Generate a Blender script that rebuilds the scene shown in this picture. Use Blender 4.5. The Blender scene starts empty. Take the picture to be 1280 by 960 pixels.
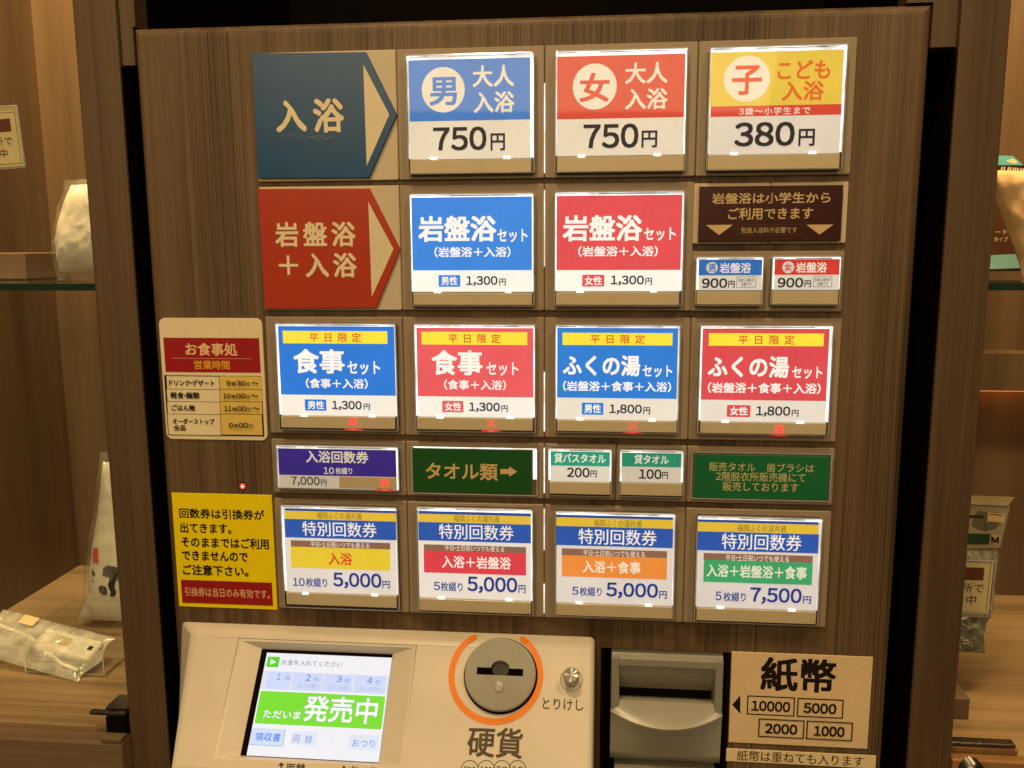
import bpy, bmesh, math, random
from mathutils import Vector, Matrix, noise

random.seed(7)
S = bpy.context.scene
COL = S.collection

# ------------------------------------------------------------------ camera
F_PX = 1082.27                      # focal length for a 1280 px wide frame
RX, RYAW, RROLL = 0.15655256507303764, 0.09750713954704418, -0.00488451765811237
CAM = Vector((0.0, -0.56, 0.0))


def _rot(i, t):
    c, s = math.cos(t), math.sin(t)
    m = Matrix.Identity(3)
    j, k = [(1, 2), (2, 0), (0, 1)][i]
    m[j][j] = c; m[k][k] = c; m[j][k] = -s; m[k][j] = s
    return m


RCV = _rot(2, RROLL) @ _rot(0, RX) @ _rot(1, RYAW)      # (X, -Z, Y) -> right, down, forward
RT = RCV.transposed()


def _w(v):
    return Vector((v[0], v[2], -v[1]))


cam_data = bpy.data.cameras.new('camera')
cam = bpy.data.objects.new('camera', cam_data)
COL.objects.link(cam)
cr, cd, cf = _w(RT @ Vector((1, 0, 0))), _w(RT @ Vector((0, 1, 0))), _w(RT @ Vector((0, 0, 1)))
M = Matrix.Identity(4)
for i in range(3):
    M[i][0], M[i][1], M[i][2], M[i][3] = cr[i], -cd[i], -cf[i], CAM[i]
cam.matrix_world = M
cam_data.sensor_width = 36
cam_data.lens = F_PX / 1280 * 36
cam_data.clip_start = 0.01
cam_data.clip_end = 100
S.camera = cam

# ------------------------------------------------------------------ light
world = bpy.data.worlds.new('World')
S.world = world
world.use_nodes = True
bg = world.node_tree.nodes['Background']
bg.inputs[0].default_value = (1.0, 0.70, 0.38, 1)
bg.inputs[1].default_value = 0.075


def area(name, loc, target, sx, sy, power, color):
    l = bpy.data.lights.new(name, 'AREA')
    l.shape = 'RECTANGLE'; l.size = sx; l.size_y = sy
    l.energy = power; l.color = color
    o = bpy.data.objects.new(name, l)
    COL.objects.link(o)
    o.location = loc
    o.rotation_euler = (Vector(target) - Vector(loc)).to_track_quat('-Z', 'Y').to_euler()
    return o


WARM = (1.0, 0.72, 0.37)
area('ceiling_downlight_near', (-0.25, -0.75, 1.45), (-0.1, 0.0, -0.25), 0.14, 0.14, 13.0, WARM)
area('ceiling_downlight_beside', (0.75, -1.0, 1.45), (0.0, 0.0, -0.2), 0.14, 0.14, 9.0, WARM)
area('room_glow', (-0.3, -2.2, 0.9), (0, 0, -0.1), 1.8, 1.0, 21.0, WARM)
area('case_lamp_west', (-0.44, 0.035, 0.50), (-0.45, 0.16, -0.3), 0.16, 0.07, 7.0, (1.0, 0.68, 0.30))
area('case_lamp_east', (0.35, 0.035, 0.50), (0.35, 0.16, -0.3), 0.16, 0.07, 7.0, (1.0, 0.64, 0.27))
S.view_settings.view_transform = 'Standard'
S.view_settings.look = 'None'
S.view_settings.exposure = 0.0
S.view_settings.gamma = 1.0
S.render.engine = 'CYCLES'
try:
    S.cycles.use_denoising = True
    S.cycles.max_bounces = 8
    S.cycles.transparent_max_bounces = 24
except Exception:
    pass


# ------------------------------------------------------------------ materials
def lin(h):
    h = h.lstrip('#')
    o = []
    for i in (0, 2, 4):
        c = int(h[i:i + 2], 16) / 255
        o.append(c / 12.92 if c <= 0.04045 else ((c + 0.055) / 1.055) ** 2.4)
    return tuple(o)


def newmat(name):
    m = bpy.data.materials.new(name)
    m.use_nodes = True
    nt = m.node_tree
    return m, nt, nt.nodes['Principled BSDF']


def N(nt, typ, **kw):
    n = nt.nodes.new(typ)
    for k, v in kw.items():
        setattr(n, k, v)
    return n


def plain(name, rgb, rough=0.45, metal=0.0, spec=0.5, noise_amt=0.06, bump=0.0, nscale=60.0, coat=0.0):
    m, nt, b = newmat(name)
    b.inputs['Roughness'].default_value = rough
    b.inputs['Metallic'].default_value = metal
    b.inputs['Specular IOR Level'].default_value = spec
    b.inputs['Coat Weight'].default_value = coat
    tc = N(nt, 'ShaderNodeTexCoord')
    nz = N(nt, 'ShaderNodeTexNoise'); nz.inputs['Scale'].default_value = nscale; nz.inputs['Detail'].default_value = 5
    nt.links.new(tc.outputs['Object'], nz.inputs['Vector'])
    mr = N(nt, 'ShaderNodeMapRange')
    mr.inputs['From Min'].default_value = 0.3; mr.inputs['From Max'].default_value = 0.7
    mr.inputs['To Min'].default_value = 1 - noise_amt; mr.inputs['To Max'].default_value = 1 + noise_amt
    nt.links.new(nz.outputs['Fac'], mr.inputs['Value'])
    mx = N(nt, 'ShaderNodeVectorMath', operation='SCALE')
    mx.inputs[0].default_value = rgb
    nt.links.new(mr.outputs['Result'], mx.inputs['Scale'])
    nt.links.new(mx.outputs[0], b.inputs['Base Color'])
    rr = N(nt, 'ShaderNodeMapRange')
    rr.inputs['To Min'].default_value = max(0.02, rough - 0.08); rr.inputs['To Max'].default_value = min(1, rough + 0.08)
    nt.links.new(nz.outputs['Fac'], rr.inputs['Value'])
    nt.links.new(rr.outputs['Result'], b.inputs['Roughness'])
    if bump:
        n2 = N(nt, 'ShaderNodeTexNoise'); n2.inputs['Scale'].default_value = nscale * 12; n2.inputs['Detail'].default_value = 3
        nt.links.new(tc.outputs['Object'], n2.inputs['Vector'])
        bp = N(nt, 'ShaderNodeBump'); bp.inputs['Strength'].default_value = bump; bp.inputs['Distance'].default_value = 0.0006
        nt.links.new(n2.outputs['Fac'], bp.inputs['Height'])
        nt.links.new(bp.outputs['Normal'], b.inputs['Normal'])
    return m


def wood(name, dark, mid, light, axis='Z', fine=1.0, streak=1.0, rough=0.5, seed=0.0, weave=0.0):
    """laminate with long straight grain along one axis"""
    m, nt, b = newmat(name)
    tc = N(nt, 'ShaderNodeTexCoord')

    def grain(across, along, detail=6, rough_=0.6, off=0.0, dist=0.0):
        mp = N(nt, 'ShaderNodeMapping')
        sc = [across, across, across]
        sc['XYZ'.index(axis)] = along
        mp.inputs['Scale'].default_value = sc
        mp.inputs['Location'].default_value = (seed + off, seed * 0.7 + off, off * 1.3)
        nt.links.new(tc.outputs['Object'], mp.inputs['Vector'])
        nz = N(nt, 'ShaderNodeTexNoise')
        nz.inputs['Scale'].default_value = 1.0; nz.inputs['Detail'].default_value = detail
        nz.inputs['Roughness'].default_value = rough_; nz.inputs['Distortion'].default_value = dist
        nt.links.new(mp.outputs['Vector'], nz.inputs['Vector'])
        return nz.outputs['Fac']

    broad = grain(22, 1.3, 4, 0.5, 3.1, 0.2)
    medium = grain(120 * fine, 3.0, 5, 0.6, 9.7, 0.15)
    thin = grain(520 * fine, 5.0, 4, 0.65, 17.3)
    ramp = N(nt, 'ShaderNodeValToRGB')
    el = ramp.color_ramp.elements
    el[0].position = 0.34; el[0].color = (*dark, 1)
    el[1].position = 0.68; el[1].color = (*light, 1)
    e = el.new(0.50); e.color = (*mid, 1)

    def mth(op, a, c):
        n = N(nt, 'ShaderNodeMath', operation=op)
        for i, q in enumerate((a, c)):
            if isinstance(q, (int, float)):
                n.inputs[i].default_value = q
            else:
                nt.links.new(q, n.inputs[i])
        return n.outputs[0]

    mixv = mth('ADD', mth('MULTIPLY', broad, 0.44), mth('ADD', mth('MULTIPLY', medium, 0.34), mth('MULTIPLY', thin, 0.22)))
    nt.links.new(mixv, ramp.inputs['Fac'])
    # dark pores
    pores = grain(780 * fine, 0.9, 3, 0.6, 29.0, 0.1)
    pr = N(nt, 'ShaderNodeMapRange')
    pr.inputs['From Min'].default_value = 0.54; pr.inputs['From Max'].default_value = 0.60
    pr.inputs['To Min'].default_value = 1.0; pr.inputs['To Max'].default_value = 1 - 0.6 * streak
    nt.links.new(pores, pr.inputs['Value'])
    patch = grain(16, 0.9, 3, 0.5, 41.0)
    pp = N(nt, 'ShaderNodeMapRange')
    pp.inputs['From Min'].default_value = 0.47; pp.inputs['From Max'].default_value = 0.62
    nt.links.new(patch, pp.inputs['Value'])
    mixp = N(nt, 'ShaderNodeMix'); mixp.data_type = 'FLOAT'
    mixp.inputs[2].default_value = 1.0
    nt.links.new(pp.outputs['Result'], mixp.inputs[0])
    nt.links.new(pr.outputs['Result'], mixp.inputs[3])
    val = mixp.outputs[0]
    pale = grain(640 * fine, 0.7, 2, 0.5, 53.0)
    pl = N(nt, 'ShaderNodeMapRange')
    pl.inputs['From Min'].default_value = 0.60; pl.inputs['From Max'].default_value = 0.68
    pl.inputs['To Min'].default_value = 1.0; pl.inputs['To Max'].default_value = 1 + 0.25 * streak
    nt.links.new(pale, pl.inputs['Value'])
    val = mth('MULTIPLY', val, pl.outputs['Result'])
    if weave:                                # faint cross brushing of the laminate
        mp = N(nt, 'ShaderNodeMapping')
        sc = [70, 70, 70]; sc['XYZ'.index(axis)] = 900
        mp.inputs['Scale'].default_value = sc
        nt.links.new(tc.outputs['Object'], mp.inputs['Vector'])
        nz = N(nt, 'ShaderNodeTexNoise'); nz.inputs['Scale'].default_value = 1; nz.inputs['Detail'].default_value = 2
        nt.links.new(mp.outputs['Vector'], nz.inputs['Vector'])
        wr = N(nt, 'ShaderNodeMapRange')
        wr.inputs['From Min'].default_value = 0.35; wr.inputs['From Max'].default_value = 0.65
        wr.inputs['To Min'].default_value = 1 - weave; wr.inputs['To Max'].default_value = 1 + weave
        nt.links.new(nz.outputs['Fac'], wr.inputs['Value'])
        val = mth('MULTIPLY', val, wr.outputs['Result'])
    vm = N(nt, 'ShaderNodeVectorMath', operation='SCALE')
    nt.links.new(ramp.outputs['Color'], vm.inputs[0])
    nt.links.new(val, vm.inputs['Scale'])
    nt.links.new(vm.outputs[0], b.inputs['Base Color'])
    b.inputs['Roughness'].default_value = rough
    b.inputs['Specular IOR Level'].default_value = 0.35
    bp = N(nt, 'ShaderNodeBump'); bp.inputs['Strength'].default_value = 0.35; bp.inputs['Distance'].default_value = 0.0004
    nt.links.new(mixv, bp.inputs['Height'])
    nt.links.new(bp.outputs['Normal'], b.inputs['Normal'])
    return m


def clear(name, tint=(1, 1, 1), gloss_rough=0.03, haze_amt=0.0, haze_rgb=(0.8, 0.8, 0.8), ior=1.45):
    """thin clear plastic: what lies behind shows, the surface mirrors by Fresnel"""
    m, nt, b = newmat(name)
    nt.nodes.remove(b)
    out = nt.nodes['Material Output']
    tr = N(nt, 'ShaderNodeBsdfTransparent'); tr.inputs[0].default_value = (*tint, 1)
    gl = N(nt, 'ShaderNodeBsdfGlossy'); gl.inputs['Roughness'].default_value = gloss_rough
    fr = N(nt, 'ShaderNodeFresnel')
    geo = N(nt, 'ShaderNodeNewGeometry')          # thin sheet: both sides reflect alike, no total reflection inside
    io = N(nt, 'ShaderNodeMapRange')
    io.inputs['To Min'].default_value = ior; io.inputs['To Max'].default_value = 1 / ior
    nt.links.new(geo.outputs['Backfacing'], io.inputs['Value'])
    nt.links.new(io.outputs['Result'], fr.inputs['IOR'])
    mx = N(nt, 'ShaderNodeMixShader')
    base = tr.outputs[0]
    if haze_amt:
        tc = N(nt, 'ShaderNodeTexCoord')
        nz = N(nt, 'ShaderNodeTexNoise'); nz.inputs['Scale'].default_value = 55; nz.inputs['Detail'].default_value = 4
        nt.links.new(tc.outputs['Object'], nz.inputs['Vector'])
        mr = N(nt, 'ShaderNodeMapRange')
        mr.inputs['From Min'].default_value = 0.35; mr.inputs['From Max'].default_value = 0.7
        mr.inputs['To Min'].default_value = haze_amt * 0.5; mr.inputs['To Max'].default_value = min(1, haze_amt * 1.5)
        nt.links.new(nz.outputs['Fac'], mr.inputs['Value'])
        df = N(nt, 'ShaderNodeBsdfDiffuse'); df.inputs[0].default_value = (*haze_rgb, 1)
        m0 = N(nt, 'ShaderNodeMixShader')
        nt.links.new(mr.outputs['Result'], m0.inputs[0])
        nt.links.new(tr.outputs[0], m0.inputs[1]); nt.links.new(df.outputs[0], m0.inputs[2])
        base = m0.outputs[0]
    nt.links.new(fr.outputs[0], mx.inputs[0])
    nt.links.new(base, mx.inputs[1]); nt.links.new(gl.outputs[0], mx.inputs[2])
    nt.links.new(mx.outputs[0], out.inputs['Surface'])
    return m


def emit(name, rgb, strength, uneven=0.0):
    m, nt, b = newmat(name)
    b.inputs['Base Color'].default_value = (*[min(0.8, c) for c in rgb], 1)
    b.inputs['Emission Color'].default_value = (*rgb, 1)
    b.inputs['Emission Strength'].default_value = strength
    b.inputs['Roughness'].default_value = 0.4
    if uneven:                                    # brighter near the diodes, weaker between them
        tc = N(nt, 'ShaderNodeTexCoord')
        nz = N(nt, 'ShaderNodeTexNoise'); nz.inputs['Scale'].default_value = 48; nz.inputs['Detail'].default_value = 3
        nt.links.new(tc.outputs['Object'], nz.inputs['Vector'])
        mr = N(nt, 'ShaderNodeMapRange')
        mr.inputs['From Min'].default_value = 0.38; mr.inputs['From Max'].default_value = 0.62
        mr.inputs['To Min'].default_value = strength * (1 - uneven); mr.inputs['To Max'].default_value = strength * (1 + uneven * 0.6)
        nt.links.new(nz.outputs['Fac'], mr.inputs['Value'])
        nt.links.new(mr.outputs['Result'], b.inputs['Emission Strength'])
    return m


_pm = {}


def ink(hexcol, glow=0.0, rough=0.42, gloss=0.35):
    """printed colour on paper; glow > 0: the print is lit from behind"""
    key = (hexcol, glow, rough)
    if key in _pm:
        return _pm[key]
    rgb = lin(hexcol)
    m, nt, b = newmat('print ' + hexcol.lstrip('#') + (' backlit' if glow else ''))
    tc = N(nt, 'ShaderNodeTexCoord')
    nz = N(nt, 'ShaderNodeTexNoise'); nz.inputs['Scale'].default_value = 420; nz.inputs['Detail'].default_value = 4
    nt.links.new(tc.outputs['Object'], nz.inputs['Vector'])
    n2 = N(nt, 'ShaderNodeTexNoise'); n2.inputs['Scale'].default_value = 38; n2.inputs['Detail'].default_value = 2
    nt.links.new(tc.outputs['Object'], n2.inputs['Vector'])
    ad = N(nt, 'ShaderNodeMath', operation='ADD')
    nt.links.new(nz.outputs['Fac'], ad.inputs[0]); nt.links.new(n2.outputs['Fac'], ad.inputs[1])
    mr = N(nt, 'ShaderNodeMapRange')
    mr.inputs['From Min'].default_value = 0.7; mr.inputs['From Max'].default_value = 1.3
    a = (0.02 if rough < 0.2 else 0.05) if glow else 0.05
    mr.inputs['To Min'].default_value = 1 - a; mr.inputs['To Max'].default_value = 1 + a
    nt.links.new(ad.outputs[0], mr.inputs['Value'])
    vm = N(nt, 'ShaderNodeVectorMath', operation='SCALE'); vm.inputs[0].default_value = rgb
    nt.links.new(mr.outputs['Result'], vm.inputs['Scale'])
    if glow:
        vd = N(nt, 'ShaderNodeVectorMath', operation='SCALE'); vd.inputs['Scale'].default_value = 0.04 if rough < 0.2 else 0.6
        nt.links.new(vm.outputs[0], vd.inputs[0])
        nt.links.new(vd.outputs[0], b.inputs['Base Color'])
        nt.links.new(vm.outputs[0], b.inputs['Emission Color'])
        b.inputs['Emission Strength'].default_value = glow
    else:
        nt.links.new(vm.outputs[0], b.inputs['Base Color'])
    b.inputs['Roughness'].default_value = rough
    b.inputs['Specular IOR Level'].default_value = gloss
    _pm[key] = m
    return m


MAT = {
    'panel': wood('machine wood laminate', (0.034, 0.020, 0.010), (0.130, 0.079, 0.039), (0.215, 0.140, 0.075), fine=1.35, streak=1.15, seed=1.0, weave=0.04),
    'post': wood('post wood laminate', (0.058, 0.033, 0.016), (0.104, 0.062, 0.032), (0.150, 0.094, 0.050), fine=0.7, streak=0.35, seed=5.0),
    'case': wood('case wall laminate', (0.070, 0.041, 0.020), (0.118, 0.070, 0.035), (0.165, 0.102, 0.053), fine=0.25, streak=0.2, seed=11.0),
    'board': wood('case base laminate', (0.17, 0.105, 0.055), (0.34, 0.225, 0.122), (0.45, 0.315, 0.18), axis='X', fine=0.45, streak=0.25, seed=21.0, rough=0.4),
    'edge': wood('board edging', (0.10, 0.063, 0.034), (0.18, 0.115, 0.064), (0.25, 0.17, 0.098), axis='X', fine=0.6, streak=0.3, seed=31.0),
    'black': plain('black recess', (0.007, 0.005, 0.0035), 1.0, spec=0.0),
    'plate': plain('brown beige plate', (0.325, 0.245, 0.165), 0.38, noise_amt=0.03, bump=0.1),
    'cream': plain('cream plate', (0.60, 0.50, 0.36), 0.4, noise_amt=0.03, bump=0.08),
    'tab': plain('beige tab', (0.62, 0.51, 0.33), 0.3, noise_amt=0.02),
    'acrylic': clear('clear acrylic'),
    'glass': clear('clear glass', tint=(0.97, 0.985, 0.975), gloss_rough=0.01),
    'glassedge': plain('green glass edge', (0.010, 0.035, 0.022), 0.12, spec=0.6),
    'rim': plain('polished acrylic rim', (0.42, 0.40, 0.37), 0.12, spec=0.7, noise_amt=0.15, nscale=180),
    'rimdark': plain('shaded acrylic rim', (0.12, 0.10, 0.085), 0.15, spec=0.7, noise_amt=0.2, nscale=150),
    'housing': plain('warm white housing plastic', (0.65, 0.575, 0.475), 0.40, noise_amt=0.045, bump=0.12, nscale=28),
    'grey': plain('grey green plastic', (0.28, 0.265, 0.215), 0.28, noise_amt=0.03, bump=0.08),
    'greylight': plain('pale grey plastic', (0.38, 0.36, 0.29), 0.28, noise_amt=0.03, bump=0.08),
    'steel': plain('turned steel', (0.40, 0.39, 0.36), 0.36, metal=1.0, noise_amt=0.2, nscale=300),
    'darksteel': plain('dark steel', (0.16, 0.15, 0.14), 0.28, metal=1.0, noise_amt=0.15, nscale=200),
    'bronze': plain('bronze lock case', (0.42, 0.21, 0.085), 0.4, metal=0.35, noise_amt=0.2, nscale=70),
    'glow': emit('lit acrylic edge', (0.93, 0.97, 1.0), 1.05, 0.5),
    'glowdim': emit('dim lit acrylic edge', (0.90, 0.93, 1.0), 0.45, 0.6),
    'led': emit('white light emitting diode', (1, 1, 1), 4.0),
    'redled': emit('red light emitting diode', (1.0, 0.07, 0.06), 1.0),
    'redcore': emit('red lamp core', (1.0, 0.45, 0.40), 4.0),
    'redspill': emit('red lit acrylic', (0.9, 0.04, 0.05), 0.25),
    'film': clear('crinkled clear film', haze_amt=0.10, haze_rgb=(0.85, 0.83, 0.78), gloss_rough=0.05),
    'pouchfilm': clear('cloudy clear film', haze_amt=0.42, haze_rgb=(0.85, 0.82, 0.74), gloss_rough=0.10),
}


# ------------------------------------------------------------------ glyphs
_gl = {}
_fc = bpy.data.curves.new('glyph source', 'FONT')
_fc.resolution_u = 3
_fo = bpy.data.objects.new('glyph source', _fc)
COL.objects.link(_fo)
WIDE = {c: chr(ord(c) + 0xFEE0) for c in '0123456789,.M'}


def glyph(ch):
    if ch in _gl:
        return _gl[ch]
    _fc.body = WIDE.get(ch, ch)
    dg = bpy.context.evaluated_depsgraph_get()
    dg.update()
    me = bpy.data.meshes.new_from_object(_fo.evaluated_get(dg))
    vs = [(v.co.x, v.co.y) for v in me.vertices]
    fs = [tuple(p.vertices) for p in me.polygons]
    bpy.data.meshes.remove(me)
    _gl[ch] = (vs, fs)
    return _gl[ch]


def _adv():
    vs, _ = glyph('一一')
    v1, _ = glyph('一')
    return (max(v[0] for v in vs) - min(v[0] for v in vs)) - (max(v[0] for v in v1) - min(v[0] for v in v1))


EM = _adv()


def layout(text, spacing=0.0):
    """list of (x offset, glyph) in font units; digits are set by their ink, the rest on the em square"""
    x, out = 0.0, []
    for ch in text:
        if ch == ' ':
            x += 0.35 * EM; continue
        if ch == '\u3000':
            x += EM; continue
        vs, fs = glyph(ch)
        lo, hi = min(v[0] for v in vs), max(v[0] for v in vs)
        if ch in WIDE or ch == '・':
            g = 0.045 * EM
            out.append((x + g - lo, vs, fs)); x += hi - lo + 2 * g + spacing * EM
        else:
            out.append((x, vs, fs)); x += EM * (1 + spacing)
    return out


# ------------------------------------------------------------------ frames and mesh builder
class Frame:
    """a plane in the place: s to the right, t down, h towards the viewer"""
    def __init__(self, o, s, t):
        self.o, self.s, self.t = Vector(o), Vector(s).normalized(), Vector(t).normalized()
        self.n = self.t.cross(self.s) * -1
        if self.n.dot(CAM - self.o) < 0:
            self.n = -self.n

    def P(self, s, t, h=0.0):
        return self.o + self.s * s + self.t * t + self.n * h

    def px(self, u, v, h=0.0):
        d = _w(RT @ Vector(((u - 640) / F_PX, (v - 480) / F_PX, 1)))
        q = self.o + self.n * h
        p = CAM + d * ((q - CAM).dot(self.n) / d.dot(self.n)) - self.o
        return p.dot(self.s), p.dot(self.t)


class View:
    """measured coordinates of one enlarged crop of the plan"""
    def __init__(self, frame, ox, oy, k):
        self.f, self.ox, self.oy, self.k = frame, ox, oy, k

    def pt(self, x, y, h=0.0):
        return self.f.px(self.ox + x / self.k, self.oy + y / self.k, h)

    def rect(self, l, t, r, b, h=0.0):
        cx, cy = (l + r) / 2, (t + b) / 2
        return (self.pt(l, cy, h)[0], self.pt(cx, t, h)[1], self.pt(r, cy, h)[0], self.pt(cx, b, h)[1])


def rrect(s0, t0, s1, t1, r=0.0, n=4):
    if r <= 0:
        return [(s0, t0), (s1, t0), (s1, t1), (s0, t1)]
    r = min(r, abs(s1 - s0) / 2 * 0.98, abs(t1 - t0) / 2 * 0.98)
    pts = []
    for cx, cy, a0 in ((s1 - r, t0 + r, -90), (s1 - r, t1 - r, 0), (s0 + r, t1 - r, 90), (s0 + r, t0 + r, 180)):
        for i in range(n + 1):
            a = math.radians(a0 + 90 * i / n)
            pts.append((cx + r * math.cos(a), cy + r * math.sin(a)))
    return pts


def ell(cx, cy, rx, ry, n=48):
    return [(cx + rx * math.cos(2 * math.pi * i / n), cy + ry * math.sin(2 * math.pi * i / n)) for i in range(n)]


class MB:
    def __init__(self, frame):
        self.f = frame; self.v = []; self.fc = []; self.mi = []; self.sm = []; self.mats = []

    def m(self, mat):
        if isinstance(mat, str):
            mat = MAT[mat]
        if mat not in self.mats:
            self.mats.append(mat)
        return self.mats.index(mat)

    def add(self, pts, faces, mat, smooth=False, raw=False):
        b = len(self.v)
        self.v += [Vector(p) if raw else self.f.P(*p) for p in pts]
        i = self.m(mat)
        for f in faces:
            self.fc.append(tuple(b + k for k in f)); self.mi.append(i); self.sm.append(smooth)

    def poly(self, pts, h, mat):
        self.add([(s, t, h) for s, t in pts], [tuple(range(len(pts)))], mat)

    def rect(self, r, h, mat):
        self.poly(rrect(*r), h, mat)

    def ring(self, outer, inner, h, mat, h2=None):
        n = len(outer)
        h2 = h if h2 is None else h2
        self.add([(s, t, h) for s, t in outer] + [(s, t, h2) for s, t in inner],
                 [(i, (i + 1) % n, n + (i + 1) % n, n + i) for i in range(n)], mat)

    def slab(self, r, h0, h1, mat, ch=0.0004, rad=0.0, top=None, n=4):
        """closed plate with chamfered front edge"""
        s0, t0, s1, t1 = r
        rad = max(rad, ch * 1.01)
        o = rrect(s0, t0, s1, t1, rad, n)
        i = rrect(s0 + ch, t0 + ch, s1 - ch, t1 - ch, rad - ch, n)
        if len(i) != len(o):
            i = rrect(s0 + ch, t0 + ch, s1 - ch, t1 - ch, 1e-6, n)
        self.prism(o, i, h0, h1, mat, ch, top)

    def prism(self, o, i, h0, h1, mat, ch, top=None):
        k = len(o)
        pts = [(s, t, h0) for s, t in o] + [(s, t, h1 - ch) for s, t in o] + [(s, t, h1) for s, t in i]
        fs = [tuple(range(k))]
        for a in (0, k):
            fs += [(a + j, a + (j + 1) % k, a + k + (j + 1) % k, a + k + j) for j in range(k)]
        self.add(pts, fs, mat)
        b = len(self.v) - k
        self.fc.append(tuple(b + j for j in range(k))); self.mi.append(self.m(top or mat)); self.sm.append(False)

    def outline(self, pts, h0, h1, mat, ch=0.0004):
        c = (sum(p[0] for p in pts) / len(pts), sum(p[1] for p in pts) / len(pts))
        ins = []
        for p in pts:
            d = Vector((p[0] - c[0], p[1] - c[1]))
            q = d * (1 - ch / max(d.length, 1e-6))
            ins.append((c[0] + q.x, c[1] + q.y))
        self.prism(pts, ins, h0, h1, mat, ch)

    def text(self, s, r, h, mat, bold=0.03, spacing=0.0, mincho=False, hmap=None):
        """writing fitted to the rectangle r = (s0, t0, s1, t1)"""
        s0, t0, s1, t1 = r
        w = bold * EM * (0.62 if bold <= 0.035 else 0.5)
        if mincho:
            offs = [(-w, 0), (0, 0), (w, 0)]
        elif w > 0:
            offs = [(a * w, c * w) for a in (-1, 0, 1) for c in (-1, 0, 1)]
        else:
            offs = [(0, 0)]
        lay = layout(s, spacing)
        xs = [x + v[0] for x, vs, fs in lay for v in vs]
        ys = [v[1] for x, vs, fs in lay for v in vs]
        ex = w; ey = 0 if mincho else w
        x0, x1, y0, y1 = min(xs) - ex, max(xs) + ex, min(ys) - ey, max(ys) + ey
        kx, ky = (s1 - s0) / (x1 - x0), (t1 - t0) / (y1 - y0)
        for k, (dx, dy) in enumerate(offs):
            hh = h + k * 4e-6
            for x, vs, fs in lay:
                pts = []
                for v in vs:
                    a, c = s0 + (x + v[0] + dx - x0) * kx, t0 + (y1 - v[1] - dy) * ky
                    pts.append((a, c, hh if hmap is None else hmap(a, c) + hh))
                self.add(pts, fs, mat)

    def tube(self, path, rad, mat, n=8, close=False):
        """round bar along world points"""
        pts = [Vector(p) for p in path]
        rings = []
        for i, p in enumerate(pts):
            a = pts[max(0, i - 1)]; c = pts[min(len(pts) - 1, i + 1)]
            d = (c - a).normalized()
            x = d.orthogonal().normalized(); y = d.cross(x)
            rings += [p + x * rad * math.cos(2 * math.pi * j / n) + y * rad * math.sin(2 * math.pi * j / n) for j in range(n)]
        fs = []
        for i in range(len(pts) - 1):
            fs += [(i * n + j, i * n + (j + 1) % n, (i + 1) * n + (j + 1) % n, (i + 1) * n + j) for j in range(n)]
        fs += [tuple(range(n)), tuple((len(pts) - 1) * n + j for j in range(n))]
        self.add(rings, fs, mat, smooth=True, raw=True)

    def box(self, a, b, mat, ch=0.0):
        """world box from corner a to corner b, chamfered"""
        x0, y0, z0 = (min(a[i], b[i]) for i in range(3)); x1, y1, z1 = (max(a[i], b[i]) for i in range(3))
        bm = bmesh.new()
        bmesh.ops.create_cube(bm, size=1.0)
        for v in bm.verts:
            v.co = Vector(((x0 + x1) / 2 + v.co.x * (x1 - x0), (y0 + y1) / 2 + v.co.y * (y1 - y0), (z0 + z1) / 2 + v.co.z * (z1 - z0)))
        if ch:
            bmesh.ops.bevel(bm, geom=bm.edges[:], offset=ch, segments=2, affect='EDGES', profile=0.5)
        bm.verts.index_update()
        self.add([v.co.copy() for v in bm.verts], [tuple(v.index for v in f.verts) for f in bm.faces], mat, raw=True)
        bm.free()

    def build(self, name, parent=None, fix=False):
        me = bpy.data.meshes.new(name)
        me.from_pydata([tuple(v) for v in self.v], [], self.fc)
        for m in self.mats:
            me.materials.append(m)
        me.polygons.foreach_set('material_index', self.mi)
        me.polygons.foreach_set('use_smooth', self.sm)
        if fix:
            bm = bmesh.new(); bm.from_mesh(me)
            bmesh.ops.recalc_face_normals(bm, faces=bm.faces)
            bm.to_mesh(me); bm.free()
        me.update()
        o = bpy.data.objects.new(name, me)
        COL.objects.link(o)
        if parent is not None:
            o.parent = parent
            o.matrix_parent_inverse = Matrix.Translation(-parent.location)
        return o


def tag(o, label=None, cat=None, group=None, kind=None):
    for k, v in (('label', label), ('category', cat), ('group', group), ('kind', kind)):
        if v:
            o[k] = v
    return o


def thing(name, loc, label, cat, group=None):
    o = bpy.data.objects.new(name, None)
    o.empty_display_size = 0.03
    COL.objects.link(o)
    o.location = loc
    return tag(o, label, cat, group)


FRONT = Frame((0, 0, 0), (1, 0, 0), (0, 0, -1))          # face of the button strips
Z_FLOOR, X_WALL_W, X_WALL_E, Y_BACK = -0.3503, -0.5757, 0.476, 0.3185
XP_W0, XP_W1, XP_E0, XP_E1 = -0.339, -0.3098, 0.2117, 0.2398
PX0, PX1, PZ1 = -0.3008, 0.1967, 0.1414

# ------------------------------------------------------------------ alcove and display cases
b = MB(FRONT)
b.box((XP_W1, 0.33, -0.75), (XP_E0, 0.34, 0.62), 'black')
b.box((XP_W1 - 0.004, 0.33, 0.60), (XP_E0 + 0.004, 0.06, 0.62), 'black')
tag(b.build('alcove_back'), 'black inside of the alcove, seen as a dark band above the ticket machine', 'alcove')


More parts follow.
